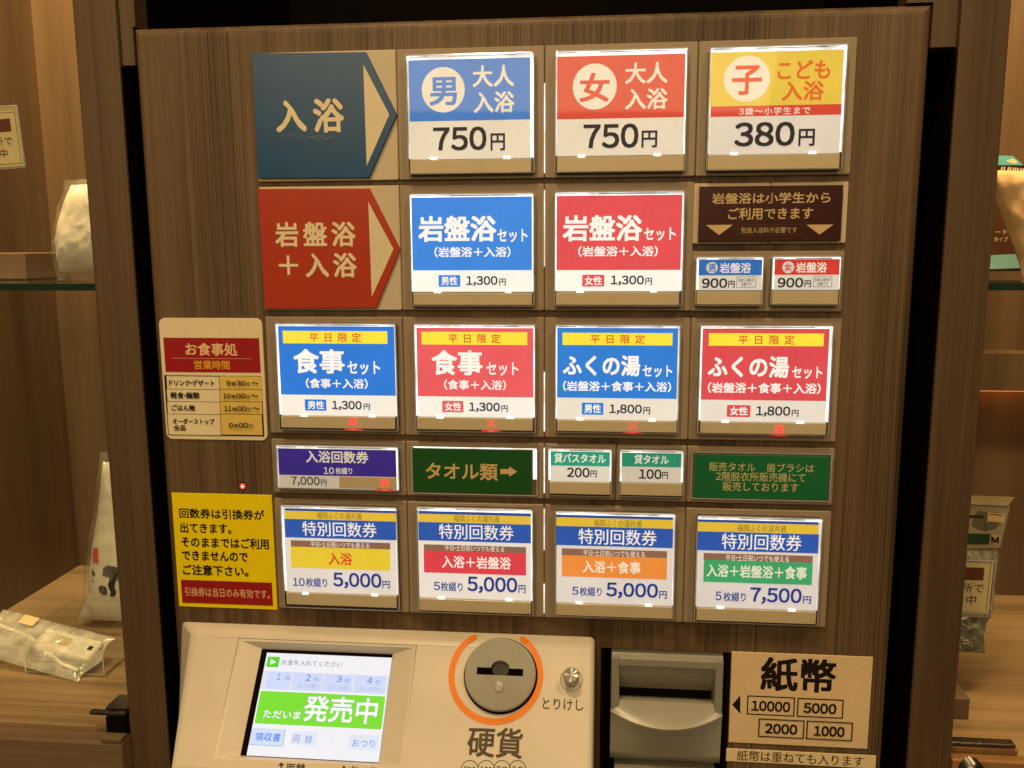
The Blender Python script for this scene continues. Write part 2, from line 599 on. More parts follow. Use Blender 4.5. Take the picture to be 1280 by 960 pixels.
def cabinet(name, x_in, x_out, post_in, label, east):
    t = thing(name, ((x_in + x_out) / 2, 0.16, Z_FLOOR), label, 'display case')
    lo, hi = min(x_in, x_out), max(x_in, x_out)
    b = MB(FRONT); b.box((lo, Y_BACK, -0.37), (hi, Y_BACK + 0.018, 0.62), 'case'); b.build('back_panel', t)
    b = MB(FRONT); xo = x_out + (0.018 if east else -0.018)
    b.box((x_out, -0.001, -0.37), (xo, Y_BACK + 0.018, 0.62), 'case'); b.build('side_panel', t)
    b = MB(FRONT); b.box((lo, 0.004, Z_FLOOR - 0.026), (hi, Y_BACK - 0.0005, Z_FLOOR), 'board', 0.001)
    b.build('base_board', t)
    b = MB(FRONT); b.box((lo, -0.012, Z_FLOOR - 0.030), (hi, 0.0038, Z_FLOOR - 0.0035), 'edge', 0.0015); b.build('front_rail', t)
    b = MB(FRONT); b.box((lo, 0.02, -0.75), (hi, 0.05, Z_FLOOR - 0.031), 'black'); b.build('plinth', t)
    b = MB(FRONT); b.box((x_in, 0.0, -0.75), (post_in, Y_BACK + 0.02, 0.62), 'post', 0.0012); b.build('post', t)
    b = MB(FRONT); b.box((lo + 0.002, 0.0075, Z_FLOOR + 0.002), (hi - 0.002, 0.0115, 0.60), 'glass'); b.build('glass_door', t)
    return t


case_w = cabinet('display_case', XP_W0, X_WALL_W, XP_W1, 'wood lined display case holding the toothbrush tray and white bags', False)
case_e = cabinet('display_case', XP_E1, X_WALL_E, XP_E0, 'wood lined display case holding the peach towel pack, with a bronze lock', True)
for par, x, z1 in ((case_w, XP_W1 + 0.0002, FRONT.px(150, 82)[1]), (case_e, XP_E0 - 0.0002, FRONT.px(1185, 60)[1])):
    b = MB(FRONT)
    b.box((x, 0.0015, -0.74), (x + (0.0006 if par is case_w else -0.0006), 0.329, -z1), 'black')  # added black sheets: the shade inside the gaps is put in as colour
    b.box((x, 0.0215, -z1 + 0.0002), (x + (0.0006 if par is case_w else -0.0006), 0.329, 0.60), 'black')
    b.build('gap_shade_sheet', par)
# added strips standing for the lit upper ends of the alcove's side walls
for par, u0, u1, v in ((case_w, 150, 168.5, 82), (case_e, 1130, 1199, 60)):
    a0 = FRONT.px(u0, v, -0.004); a1 = FRONT.px(u1, v - 60, -0.004)
    b = MB(FRONT)
    xa, xb = (XP_W1 + 0.0003, a1[0]) if par is case_w else (a0[0], XP_E0 - 0.0003)
    xm = PX0 - 0.0004 if par is case_w else PX1 + 0.0004
    b.box((xa if par is case_w else xm, 0.004, -a0[1]), (xm if par is case_w else xb, 0.02, 0.60), 'post')
    b.box((xm if par is case_w else xa, 0.004, PZ1 + 0.0010), (xb if par is case_w else xm, 0.02, 0.60), 'post')
    b.build('lit_wall_strip', par)


def clip(par, x0, x1, mat_top, lockcase):
    b = MB(FRONT)
    if not lockcase:
        z = Z_FLOOR
        b.box((x0 + 0.010, 0.0000, z + 0.0005), (x1, 0.0190, z + 0.018), 'darksteel', 0.0008)
        b.box((x0, -0.0045, z + 0.0135), (x1, -0.0002, z + 0.0165), 'darksteel', 0.0008)
        b.box((x0 + 0.012, -0.004, z - 0.0005), (x1, -0.0002, z + 0.012), 'black', 0.0005)
        b.box((x0 + 0.012, -0.012, z - 0.003), (x1, -0.002, z + 0.0003), 'edge', 0.0005)
        b.build('door_clip', par)


clip(case_w, -0.3665, XP_W0 - 0.0003, 'darksteel', False)
vw = lambda u, v, Y: FRONT.px(u, v, -Y)
# lock of the east door: bronze case with a dark cap and a bright cylinder
b = MB(FRONT)
lx0, lx1 = XP_E1 + 0.0003, vw(1266, 940, 0.02)[0]
lz = -vw(1230, 927, 0.02)[1]
b.box((lx0, 0.0125, Z_FLOOR - 0.002), (lx1, 0.020, lz), 'bronze', 0.0012)
b.box((lx0, -0.002, Z_FLOOR - 0.002), (lx1, 0.0065, lz - 0.001), 'bronze', 0.0012)
b.box((lx0, 0.012, lz + 0.0002), (lx1 - 0.002, 0.020, lz + 0.0030), 'darksteel', 0.0008)
cx, cz = vw(1211, 958, 0.0)
b.tube([(cx, -0.0005, -cz), (cx, -0.008, -cz)], 0.0075, 'darksteel', 20)
b.build('door_lock', case_e)

# wooden rail across the back of the east case with a warm light line under it
zr1, zr0 = -vw(1255, 441, 0.292)[1], -vw(1255, 489, 0.292)[1]
b = MB(FRONT); b.box((XP_E1 + 0.0004, 0.292, zr0), (X_WALL_E - 0.0004, Y_BACK - 0.0004, zr1), 'case', 0.0008); b.build('back_rail', case_e)
b = MB(FRONT); b.box((XP_E1 + 0.01, 0.306, zr0 - 0.0022), (X_WALL_E - 0.01, 0.309, zr0 - 0.0002), emit('amber light line', (1.0, 0.30, 0.05), 9.0)); b.build('light_line', case_e)

# glass shelves
z_sh = -0.0236
sh = []
for x0, x1, lab in ((X_WALL_W + 0.001, XP_W0 - 0.0005, 'green edged glass shelf carrying the white pouch and a brown box'),
                    (XP_E1 + 0.0005, X_WALL_E - 0.001, 'green edged glass shelf under the peach towel pack')):
    t = thing('glass_shelf', ((x0 + x1) / 2, 0.15, z_sh), lab, 'shelf')
    b = MB(FRONT); b.box((x0, 0.0215, z_sh - 0.005), (x1, 0.29, z_sh), 'glass'); b.build('glass_plate', t)
    b = MB(FRONT); b.box((x0, 0.0202, z_sh - 0.005), (x1, 0.0213, z_sh), 'glassedge', 0.0003); b.build('front_edge', t)


# ------------------------------------------------------------------ ticket machine
MACH = thing('ticket_machine', (-0.052, 0.1, -0.62), 'wood fronted bath ticket vending machine with rows of lit price buttons, coin and banknote slots', 'ticket machine')
Y_WOOD = 0.0025
BX = FRONT.px(750.5, 860, -Y_WOOD)[0], FRONT.px(911.5, 880, -Y_WOOD)[0]
BZ = -FRONT.px(830, 812.5, -Y_WOOD)[1]
# front panel: a thick rounded board with the banknote recess cut out
bm = bmesh.new()
xs = [PX0, BX[0], BX[1], PX1]; zs = [-0.70, BZ, PZ1]
thick = 0.02
vf = {}
for yi, y in enumerate((Y_WOOD, Y_WOOD + thick)):
    for i, x in enumerate(xs):
        for j, z in enumerate(zs):
            vf[i, j, yi] = bm.verts.new((x, y, z))
def quad(*k): bm.faces.new([vf[q] for q in k])
for i in range(3):
    for j in range(2):
        if i == 1 and j == 0:
            continue
        quad((i, j, 0), (i + 1, j, 0), (i + 1, j + 1, 0), (i, j + 1, 0))
        quad((i, j, 1), (i + 1, j, 1), (i + 1, j + 1, 1), (i, j + 1, 1))
for i in range(3):
    quad((i, 2, 0), (i + 1, 2, 0), (i + 1, 2, 1), (i, 2, 1))
    if i != 1:
        quad((i, 0, 0), (i + 1, 0, 0), (i + 1, 0, 1), (i, 0, 1))
for j in range(2):
    quad((0, j, 0), (0, j + 1, 0), (0, j + 1, 1), (0, j, 1)); quad((3, j, 0), (3, j + 1, 0), (3, j + 1, 1), (3, j, 1))
quad((1, 1, 0), (2, 1, 0), (2, 1, 1), (1, 1, 1)); quad((1, 0, 0), (1, 1, 0), (1, 1, 1), (1, 0, 1)); quad((2, 0, 0), (2, 1, 0), (2, 1, 1), (2, 0, 1))
bmesh.ops.recalc_face_normals(bm, faces=bm.faces)
outer = [e for e in bm.edges if all(v.co.y < Y_WOOD + 1e-6 for v in e.verts) and
         (all(abs(v.co.x - PX0) < 1e-6 for v in e.verts) or all(abs(v.co.x - PX1) < 1e-6 for v in e.verts) or all(abs(v.co.z - PZ1) < 1e-6 for v in e.verts))]
bmesh.ops.bevel(bm, geom=outer, offset=0.0055, segments=5, affect='EDGES', profile=0.5)
me = bpy.data.meshes.new('front_panel')
for f in bm.faces:
    f.smooth = False
bm.to_mesh(me); bm.free()
me.materials.append(MAT['panel'])
fp = bpy.data.objects.new('front_panel', me); COL.objects.link(fp)
fp.parent = MACH; fp.matrix_parent_inverse = Matrix.Translation(-MACH.location)
b = MB(FRONT)
b.box((PX0 + 0.012, Y_WOOD + thick, -0.70), (PX1 - 0.012, 0.30, PZ1 - 0.02), 'black')
b.build('cabinet_body', MACH)
for xx in (BX[0] + 0.0012, BX[1] - 0.0012):
    b = MB(FRONT)
    b.box((xx - 0.001, Y_WOOD + 0.001, -0.69), (xx + 0.001, Y_WOOD + 0.0199, BZ - 0.0005), 'black')
    b.build('recess_lining', MACH)

# button strips: four plates per row
XS = [-0.22072 + 0.09362 * i for i in range(5)]
ROWS = {1: (0.1231, 0.0431), 2: (0.0397, -0.0405), 3: (-0.0450, -0.1243), 4: (-0.1286, -0.1664), 5: (-0.1705, -0.2504)}
VA, VB, VC, VD = (View(FRONT, x, y, 3.2) for x, y in ((300, 40), (680, 40), (300, 220), (680, 220)))
K3 = 1280 / 380
VE, VF, VG, VH, VI, VJ, VP = (View(FRONT, x, y, K3) for x, y in ((320, 390), (680, 390), (320, 540), (680, 540), (320, 620), (680, 620), (720, 790)))
VK, VL = View(FRONT, 190, 390, 5.65), View(FRONT, 190, 560, 742 / 170)


def strip(cells, seams):
    for x0, x1, z1, z0, mat in cells:
        b = MB(FRONT)
        b.slab((x0 + 0.0002, -z1, x1 - 0.0002, -z0), -Y_WOOD + 0.0001, 0.0, mat, 0.0005, 0.0012)
        b.build('button_plate', MACH)
    for x, za, zb in seams:                      # lamp light leaking through the joint of two plates
        b = MB(FRONT)
        b.slab((x - 0.00022, -za, x + 0.00022, -zb), -0.0008, 0.00025, 'glow', 0.0001)
        b.build('lamp_seam', MACH)


for r, (z1, z0) in ROWS.items():
    cells = []
    for c in range(4):
        if r == 2 and c == 3:
            continue
        if r in (1, 2) and c == 0:
            cells.append((XS[c], XS[c + 1], z1, z0, 'cream'))
        elif r == 4 and c == 2:
            xm = VH.pt(303, 170)[0]
            cells += [(XS[2], xm, z1, z0, 'plate'), (xm, XS[3], z1, z0, 'plate')]
        else:
            cells.append((XS[c], XS[c + 1], z1, z0, 'plate'))
    dz = z1 - z0
    seams = {1: [(XS[2], z0 + dz * .72, z0 + .003)], 2: [(XS[2], z1 - .004, z0 + dz * .35)], 3: [(XS[2], z0 + dz * .55, z0 + .004)],
             4: [(XS[2], z1 - .003, z0 + .004)], 5: [(XS[2], z1 - .003, z0 + dz * .6), (XS[2], z0 + dz * .3, z0 + .003)]}[r]
    strip(cells, seams)
q = VD.rect(596, 26, 1215, 270)
strip([(q[0], (q[0] + q[2]) / 2, -q[1], -q[3], 'cream'), ((q[0] + q[2]) / 2, q[2], -q[1], -q[3], 'cream')], [])
q = VD.rect(589, 300, 1200, 542)
strip([(q[0], q[2], -q[1], -q[3], 'plate')], [])


def draw(b, V, items, glow, h):
    """prints, one thin layer above the other"""
    for it in items:
        k = it[0]
        if k == 'r':
            b.rect(V.rect(*it[1:5], h), h, ink(it[5], glow))
        elif k == 'rr':
            b.poly(rrect(*V.rect(*it[1:5], h), it[6]), h, ink(it[5], glow))
        elif k == 'c':
            q = V.rect(it[1] - it[3], it[2] - it[4], it[1] + it[3], it[2] + it[4], h)
            b.poly(ell((q[0] + q[2]) / 2, (q[1] + q[3]) / 2, (q[2] - q[0]) / 2, (q[3] - q[1]) / 2), h, ink(it[5], glow))
        elif k == 'p':
            b.poly([V.pt(x, y, h) for x, y in it[1]], h, ink(it[2], glow))
        elif k == 'o':                            # outlined box
            q = V.rect(*it[1:5], h); w = it[6]
            b.ring(rrect(*q), rrect(q[0] + w, q[1] + w, q[2] - w, q[3] - w), h, ink(it[5], glow))
        elif k in 'tm':
            kw = it[7] if len(it) > 7 else {}
            b.text(it[1], V.rect(*it[2:6], h), h, ink(it[6], glow), mincho=(k == 'm'), **kw)
        h += 0.00006
    return h


def button(label, V, frame, card, tab, items, glow, bumps=(), cross=None, top='glow', left='glowdim', right='glow', paper='#ece6d8'):
    H = 0.0042
    fr = V.rect(*frame, 0.0052)
    cq = V.rect(*card, H)
    p = MB(FRONT)
    p.slab(fr, 0.0002, 0.0056, 'acrylic', 0.0007, 0.0016)
    bt = p.build('button', MACH, fix=True)
    bt['label'] = label
    # rim of the acrylic cap
    p = MB(FRONT)
    w = 0.0007
    o = rrect(*fr, 0.0016); i = rrect(fr[0] + w, fr[1] + w, fr[2] - w, fr[3] - w, 0.0010)
    p.ring(o, i, 0.0054, 'rim', 0.0057)
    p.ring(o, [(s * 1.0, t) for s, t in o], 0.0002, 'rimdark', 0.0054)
    p.build('rim', bt)
    bot = V.rect(*tab, H)[1]
    f2 = V.rect(*frame, H)
    g = MB(FRONT)                                 # lit edges of the light guide
    e = 0.0006
    g.slab((f2[0] + e, f2[1] + e, f2[2] - e, cq[1] - 0.0002), 0.0006, 0.0040, top, 0.0002)
    n = (f2[2] - f2[0])
    for k0, k1 in ((0.03, 0.17), (0.34, 0.86)):   # unlit slits in the top edge
        g.rect((f2[0] + n * k0, f2[1] + e + 0.0006, f2[0] + n * k1, f2[1] + e + 0.0011), 0.00405, 'rim')
    lb = bot - 0.001 if tab[1] > card[3] - 30 else cq[3]
    if cq[0] - f2[0] > 2.2 * e:
        k = MB(FRONT)
        k.slab((f2[0] + e, f2[1] + e, cq[0] - 0.0002, lb), 0.0006, 0.0039, left, 0.0002)
        k.build('lit_edge', bt)
    g.build('lit_edge', bt)
    g = MB(FRONT)
    g.slab((cq[2] + 0.0002, f2[1] + e, f2[2] - e, lb), 0.0006, 0.0039, right, 0.0002)
    g.build('lit_edge', bt)
    c = MB(FRONT)
    c.slab(cq, 0.0008, H, ink(paper, glow), 0.0001)
    draw(c, V, items, glow, H + 0.00006)
    c.build('label_card', bt)
    tq = V.rect(*tab, H + 0.0003)
    c = MB(FRONT)
    c.slab(tq, 0.0008, H + 0.0003, 'tab', 0.0002)
    c.build('lower_tab', bt)
    if bumps:
        for x, y in bumps:
            c = MB(FRONT)
            s, t = V.pt(x, y, H)
            c.slab((s - 0.0021, t - 0.0005, s + 0.0021, t + 0.0005), H, H + 0.0005, 'led', 0.0001)
            c.build('led', bt)
    if cross:
        s, t = V.pt(*cross, H + 0.0004)
        c = MB(FRONT)
        d = 0.00105
        pat = cross_pattern[cross]
        for jj, row in enumerate(pat):
            for ii, ch in enumerate(row):
                if ch == 'x':
                    x, y = s + (ii - 2) * d, t + (jj - 2) * d
                    c.slab((x - d * .49, y - d * .49, x + d * .49, y + d * .49), H + 0.0003, H + 0.0005, 'redled', 0.0001)
        y = tq[3] + 0.0003
        c.poly(ell(s, y + 0.0004, 0.0068, 0.0009, 24), H + 0.0001, 'redspill')
        c.poly(ell(s, y + 0.0004, 0.0024, 0.0004, 24), H + 0.0002, 'redled')
        c.build('sold_out_lamp', bt)
    return bt


CROSS = ['x...x', '.x.x.', '..x..', '.x.x.', 'x...x']
BLURX = ['xx.xx', 'xxxxx', '.xxx.', 'xxxxx', 'xx.xx']
cross_pattern = {(408, 462): BLURX, (990, 470): CROSS, (373, 481): CROSS, (992, 493): BLURX, (541, 215): BLURX}
BK, WH = '#262124', '#f0ece0'
W1, B1, R1 = '#e2d9c4', '#3a7aca', '#d04434'
G1 = 0.66
button('blue men adult bath button, 750 yen', VA, (666, 85, 1179, 567), (676, 107, 1161, 506), (680, 510, 1165, 567), [
    ('r', 676, 107, 1161, 354, B1), ('c', 813, 231, 86, 91, W1), ('t', '男', 757, 180, 868, 294, B1, {'bold': .045}),
    ('t', '大人', 930, 132, 1096, 219, W1, {'bold': .04}), ('t', '入浴', 934, 238, 1098, 323, W1, {'bold': .04}),
    ('t', '750', 773, 379, 986, 474, BK, {'bold': .035}), ('t', '円', 1002, 405, 1060, 474, BK, {'bold': .035})],
    G1, [(775, 506), (1068, 502)], paper=W1)
button('red women adult bath button, 750 yen', VB, (42, 68, 571, 560), (52, 92, 562, 492), (52, 497, 560, 557), [
    ('r', 52, 92, 562, 345, R1), ('c', 203, 218, 88, 92, W1), ('t', '女', 142, 163, 262, 280, R1, {'bold': .045}),
    ('t', '大人', 325, 121, 495, 206, W1, {'bold': .04}), ('t', '入浴', 325, 226, 495, 309, W1, {'bold': .04}),
    ('t', '750', 158, 367, 378, 465, BK, {'bold': .035}), ('t', '円', 390, 394, 453, 462, BK, {'bold': .035})],
    G1, [(150, 497), (453, 491)], paper=W1)
button('yellow child bath button, 380 yen', VB, (655, 53, 1205, 552), (667, 76, 1192, 486), (655, 489, 1182, 548), [
    ('r', 667, 76, 1192, 293, '#dfc24a'), ('r', 667, 293, 1189, 335, R1), ('c', 812, 187, 92, 92, '#e8dfc6'),
    ('t', '子', 752, 133, 872, 252, '#dc5230', {'bold': .045}), ('t', 'こども', 935, 112, 1145, 188, '#d96a28', {'bold': .04}),
    ('t', '入浴', 952, 196, 1120, 274, '#d96a28', {'bold': .04}), ('t', '3歳〜小学生まで', 780, 300, 1065, 331, W1, {'bold': .02, 'spacing': .08}),
    ('t', '380', 762, 360, 1003, 457, BK, {'bold': .035}), ('t', '円', 1018, 387, 1083, 456, BK, {'bold': .035})],
    G1, [(760, 487), (1073, 483)], paper='#dcd4c6')

W2, B2, R2 = '#efece8', '#3480dc', '#d04a50'
G2 = 0.85


def set_card(V, l, r, t, b, col, main, sub, badge, price, mainr, setr, subr, boxr, badger, pricer, yenr, top=None, topr=None, topt=None):
    it = [('r', l, t, r, b, col)]
    if top:
        it += [('r', *topr, '#ecd83c'), ('t', top, *topt, '#c8452c', {'bold': .02, 'spacing': .45})]
    it += [('t', main, *mainr, W2, {'bold': .05}), ('t', 'セット', *setr, W2, {'bold': .03}), ('t', sub, *subr, W2, {'bold': .03}),
           ('rr', *boxr, col, 0.0006), ('t', badge, *badger, W2, {'bold': .04}), ('t', price, *pricer, '#2a2830', {'bold': .035}),
           ('t', '円', *yenr, '#2a2830', {'bold': .03})]
    return it


button('blue men rock bath set button, 1,300 yen', VC, (680, 68, 1178, 522), (688, 84, 1168, 463), (693, 468, 1168, 516),
       set_card(VC, 688, 1168, 84, 377, B2, '岩盤浴', '（岩盤浴＋入浴）', '男性', '1,300', (713, 159, 1025, 263), (1030, 212, 1150, 265), (778, 283, 1082, 325),
                (794, 396, 881, 443), (805, 402, 870, 436), (905, 400, 1030, 440), (1037, 410, 1063, 438)), G2, [(790, 463), (1073, 461)], left='glow', paper=W2)
button('red women rock bath set button, 1,300 yen', VD, (40, 60, 560, 522), (50, 77, 550, 461), (47, 466, 540, 516),
       set_card(VD, 50, 550, 77, 376, R2, '岩盤浴', '（岩盤浴＋入浴）', '女性', '1,300', (75, 156, 393, 261), (400, 207, 527, 258), (137, 280, 455, 322),
                (153, 395, 241, 442), (163, 401, 232, 437), (267, 398, 400, 438), (405, 407, 432, 435)), G2, [(145, 462), (438, 460)], left='glow', paper=W2)

BLR = '#d2d0c4'
button('small blue men rock bath button, 900 yen', VD, (604, 322, 878, 520), (619, 335, 872, 457), (610, 462, 872, 514), [
    ('r', 619, 335, 872, 397, '#2a70c4'), ('c', 672, 367, 23, 23, BLR), ('t', '男', 658, 351, 686, 383, '#2a70c4', {'bold': .04}),
    ('t', '岩盤浴', 703, 347, 828, 389, '#e8e4da', {'bold': .04}), ('t', '900', 632, 409, 733, 448, BK, {'bold': .035}),
    ('t', '円', 737, 419, 763, 447, BK, {'bold': .035}), ('o', 770, 402, 848, 446, '#55504c', .00025),
    ('t', '別途入浴料が', 777, 409, 841, 423, '#3a3634', {'bold': .01}), ('t', '必要です', 788, 426, 830, 440, '#3a3634', {'bold': .01})],
    0.62, left='glow', paper='#ddd8cc')
button('small red women rock bath button, 900 yen', VD, (908, 320, 1188, 518), (922, 333, 1182, 456), (912, 460, 1178, 513), [
    ('r', 922, 333, 1182, 395, '#d23c34'), ('c', 977, 365, 24, 24, BLR), ('t', '女', 962, 349, 992, 380, '#d23c34', {'bold': .04}),
    ('t', '岩盤浴', 1008, 345, 1132, 387, '#e8e4da', {'bold': .04}), ('t', '900', 935, 407, 1037, 446, BK, {'bold': .035}),
    ('t', '円', 1042, 417, 1068, 445, BK, {'bold': .035}), ('o', 1077, 400, 1152, 444, '#55504c', .00025),
    ('t', '別途入浴料が', 1083, 407, 1146, 421, '#3a3634', {'bold': .01}), ('t', '必要です', 1094, 424, 1136, 438, '#3a3634', {'bold': .01})],
    0.62, left='glow', paper='#ddd8cc')

G3 = 0.88
TOP = '平日限定'
button('blue men meal set button, 1,300 yen', VE, (88, 47, 595, 500), (99, 60, 585, 437), (105, 441, 585, 490),
       set_card(VE, 99, 585, 60, 350, '#2a74d4', '食事', '（食事＋入浴）', '男性', '1,300', (158, 156, 372, 259), (385, 207, 522, 263), (210, 280, 470, 322),
                (206, 368, 296, 415), (217, 374, 287, 409), (320, 374, 445, 414), (453, 386, 480, 412), TOP, (113, 80, 553, 133), (225, 88, 442, 127)),
       G3, [(203, 436), (490, 437)], (408, 462), left='glow', right='glowdim', paper='#e6e2da')
button('red women meal set button, 1,300 yen', VE, (667, 50, 1178, 507), (678, 67, 1168, 443), (677, 447, 1165, 497),
       set_card(VE, 678, 1168, 67, 357, '#d8585e', '食事', '（食事＋入浴）', '女性', '1,300', (740, 161, 953, 266), (970, 212, 1105, 268), (792, 286, 1052, 328),
                (784, 374, 873, 422), (795, 380, 864, 416), (897, 381, 1027, 422), (1033, 393, 1060, 420), TOP, (697, 84, 1142, 138), (810, 92, 1030, 131)),
       G3, [(775, 443), (1070, 444)], (990, 470), left='glow', paper='#e9e5df')
button('blue men bath house set button, 1,800 yen', VF, (45, 53, 572, 512), (55, 67, 562, 455), (55, 459, 560, 505),
       set_card(VF, 55, 562, 67, 363, '#2a78d0', 'ふくの湯', '（岩盤浴＋食事＋入浴）', '男性', '1,800', (80, 182, 405, 269), (415, 225, 540, 274), (80, 292, 535, 335),
                (159, 382, 250, 432), (170, 388, 240, 425), (275, 389, 412, 431), (418, 401, 447, 430), TOP, (78, 88, 541, 140), (195, 95, 425, 133)),
       G3, [(152, 450), (455, 455)], (373, 481), left='glow', right='glowdim', paper='#dcd6ca')
button('red women bath house set button, 1,800 yen', VF, (650, 55, 1210, 520), (664, 70, 1195, 463), (658, 467, 1188, 514),
       set_card(VF, 664, 1195, 70, 372, '#cc484e', 'ふくの湯', '（岩盤浴＋食事＋入浴）', '女性', '1,800', (690, 186, 1032, 276), (1045, 230, 1172, 281), (690, 298, 1165, 343),
                (770, 392, 869, 442), (783, 399, 858, 435), (893, 397, 1037, 441), (1043, 412, 1072, 440), TOP, (694, 90, 1178, 143), (818, 97, 1055, 137)),
       G3, [(763, 461), (1078, 465)], (992, 493), left='glow', paper='#d8d2c8')

button('purple bath coupon book button, 7,000 yen', VG, (85, 58, 603, 246), (95, 73, 590, 240), (350, 190, 592, 239), [
    ('r', 95, 73, 590, 185, '#3c2a8c'), ('t', '入浴回数券', 210, 80, 473, 131, '#e4ddcf', {'bold': .04}),
    ('t', '10', 285, 149, 328, 177, '#e4ddcf', {'bold': .02}), ('t', '枚綴り', 335, 150, 405, 178, '#e4ddcf', {'bold': .02}),
    ('t', '7,000', 148, 188, 268, 227, '#33302e', {'bold': .02}), ('t', '円', 273, 200, 297, 225, '#33302e', {'bold': .02})],
    0.5, cross=(541, 215), paper='#cfc4b0')
button('small green bath towel rental button, 200 yen', VH, (15, 70, 287, 272), (27, 83, 277, 209), (22, 212, 280, 262), [
    ('r', 27, 83, 277, 143, '#2c9c80'), ('t', '貸バスタオル', 43, 91, 260, 131, '#e8e8dc', {'bold': .03}),
    ('t', '200', 97, 150, 192, 191, BK, {'bold': .035}), ('t', '円', 195, 162, 222, 190, BK, {'bold': .03})], 0.72, left='glow', paper='#dad5c8')
button('small green face towel rental button, 100 yen', VH, (315, 75, 590, 276), (328, 89, 578, 213), (322, 217, 582, 268), [
    ('r', 328, 89, 578, 147, '#2a9272'), ('t', '貸タオル', 380, 96, 525, 136, '#e4e2d2', {'bold': .03}),
    ('t', '100', 400, 157, 495, 198, BK, {'bold': .035}), ('t', '円', 497, 168, 522, 197, BK, {'bold': .03})], 0.62, left='glow', right='glow', paper='#d2cbba')

NV, GOLD, BR = '#263680', '#d8b638', '#84624e'
SP = '特別回数券'


def coupon(l, r, t1, t2, t3, t4, fuku, spec, brown, small, colr, col, main, mainr, maincol, num, numr, binr, price, pricer, yenr):
    return [('r', l, t1, r, t2, '#2a4a98'), ('r', l, t2, r, t3, GOLD), ('r', l, t3, r, t4, '#2a54aa'),
            ('m', '福岡ふくの湯共通', *fuku, '#7c6c2c', {'bold': .012}), ('m', SP, *spec, '#ece8e0', {'bold': .016}),
            ('r', *brown, BR), ('t', '平日・土日祝いつでも使える', *small, '#e0d6c8', {'bold': .01}),
            ('r', *colr, col), ('t', main, *mainr, maincol, {'bold': .03}),
            ('t', num, *numr, NV, {'bold': .02}), ('t', '枚綴り', *binr, NV, {'bold': .02}), ('t', price, *pricer, NV, {'bold': .035}),
            ('t', '円', *yenr, NV, {'bold': .03})]


G5 = 0.80
button('yellow bath coupon button, 10 tickets 5,000 yen', VI, (110, 43, 600, 477), (122, 57, 590, 410), (128, 415, 592, 464),
       coupon(122, 590, 57, 67, 102, 180, (255, 70, 445, 98), (195, 110, 508, 171), (147, 192, 565, 219), (230, 195, 477, 217), (147, 219, 565, 308), '#dcc236',
              '入浴', (305, 239, 405, 291), '#cc4428', '10', (155, 345, 205, 379), (210, 345, 300, 383), '5,000', (325, 324, 528, 391), (532, 358, 563, 389)),
       G5, [(208, 410), (500, 417)], paper='#d9d3cb', left='glow', right='glowdim')
button('red bath and rock bath coupon button, 5 tickets 5,000 yen', VI, (678, 50, 1168, 497), (684, 68, 1158, 434), (685, 440, 1158, 490),
       coupon(684, 1158, 68, 80, 115, 193, (832, 82, 1025, 111), (770, 121, 1085, 184), (707, 209, 1137, 236), (795, 210, 1045, 233), (707, 236, 1137, 328), '#d2404a',
              '入浴＋岩盤浴', (783, 254, 1073, 306), '#ece4da', '5', (748, 362, 775, 396), (778, 362, 870, 401), '5,000', (890, 341, 1100, 411), (1105, 375, 1135, 409)),
       G5, [(780, 428), (1065, 436)], paper='#e0dad2', left='glow')
button('orange bath and meal coupon button, 5 tickets 5,000 yen', VJ, (45, 68, 552, 515), (52, 84, 543, 455), (50, 461, 542, 510),
       coupon(52, 543, 84, 95, 132, 213, (210, 101, 412, 131), (145, 141, 475, 206), (75, 226, 518, 255), (165, 230, 425, 255), (75, 255, 518, 345), '#e08a3c',
              '入浴＋食事', (163, 274, 407, 326), '#e8dcc8', '5', (118, 382, 145, 416), (150, 383, 243, 421), '5,000', (262, 366, 480, 433), (485, 400, 517, 433)),
       G5, [(148, 448), (440, 459)], paper='#d6cfc8', left='glowdim', right='glowdim')
button('green bath, rock bath and meal coupon button, 5 tickets 7,500 yen', VJ, (637, 88, 1165, 540), (646, 104, 1156, 475), (642, 481, 1146, 532),
       coupon(646, 1156, 104, 115, 155, 235, (815, 122, 1020, 151), (748, 161, 1085, 228), (672, 246, 1132, 275), (765, 250, 1032, 276), (672, 275, 1130, 368), '#3e9e68',
              '入浴＋岩盤浴＋食事', (685, 292, 1107, 346), '#e0dcc6', '5', (722, 402, 748, 439), (755, 405, 850, 444), '7,500', (868, 387, 1085, 456), (1090, 422, 1125, 454)),
       G5, [(742, 468), (1043, 480)], paper='#d4ccc6', left='glowdim', right='glowdim')


# arrow plates and sign plates of the machine
def arrow(V, pts, tri, items, col, label, wear):
    b = MB(FRONT)
    h = 0.0022
    b.outline([V.pt(x, y, h) for x, y in pts], 0.0002, h, ink(col, 0, 0.28, 0.5), 0.0003)
    h += 0.00006
    b.poly([V.pt(x, y, h) for x, y in tri], h, ink('#e2d4b4'))
    h = draw(b, V, items, 0, h + 0.00006)
    if wear:                                      # scuffed band under the writing
        rnd = random.Random(3)
        for i in range(150):
            x = rnd.uniform(70, 372); cy = 422 + 4 * math.sin(x / 40) - (6 if 150 < x < 330 else 0)
            y = rnd.gauss(cy, 5 if x > 130 else 3)
            if rnd.random() < (0.55 if x < 160 else 0.15):
                continue
            w, k = rnd.uniform(1.2, 6.5), rnd.uniform(0.6, 2.0)
            pl = [(x + w * math.cos(a) * rnd.uniform(.6, 1.2), y + k * math.sin(a) * rnd.uniform(.6, 1.2)) for a in (0, 1, 2, 3, 4, 5)]
            b.poly([V.pt(p[0], p[1], h) for p in pl], h + i * 2e-7, ink('#7c8682' if x > 160 else '#4c6068'))
    o = b.build('arrow_plate', MACH); o['label'] = label


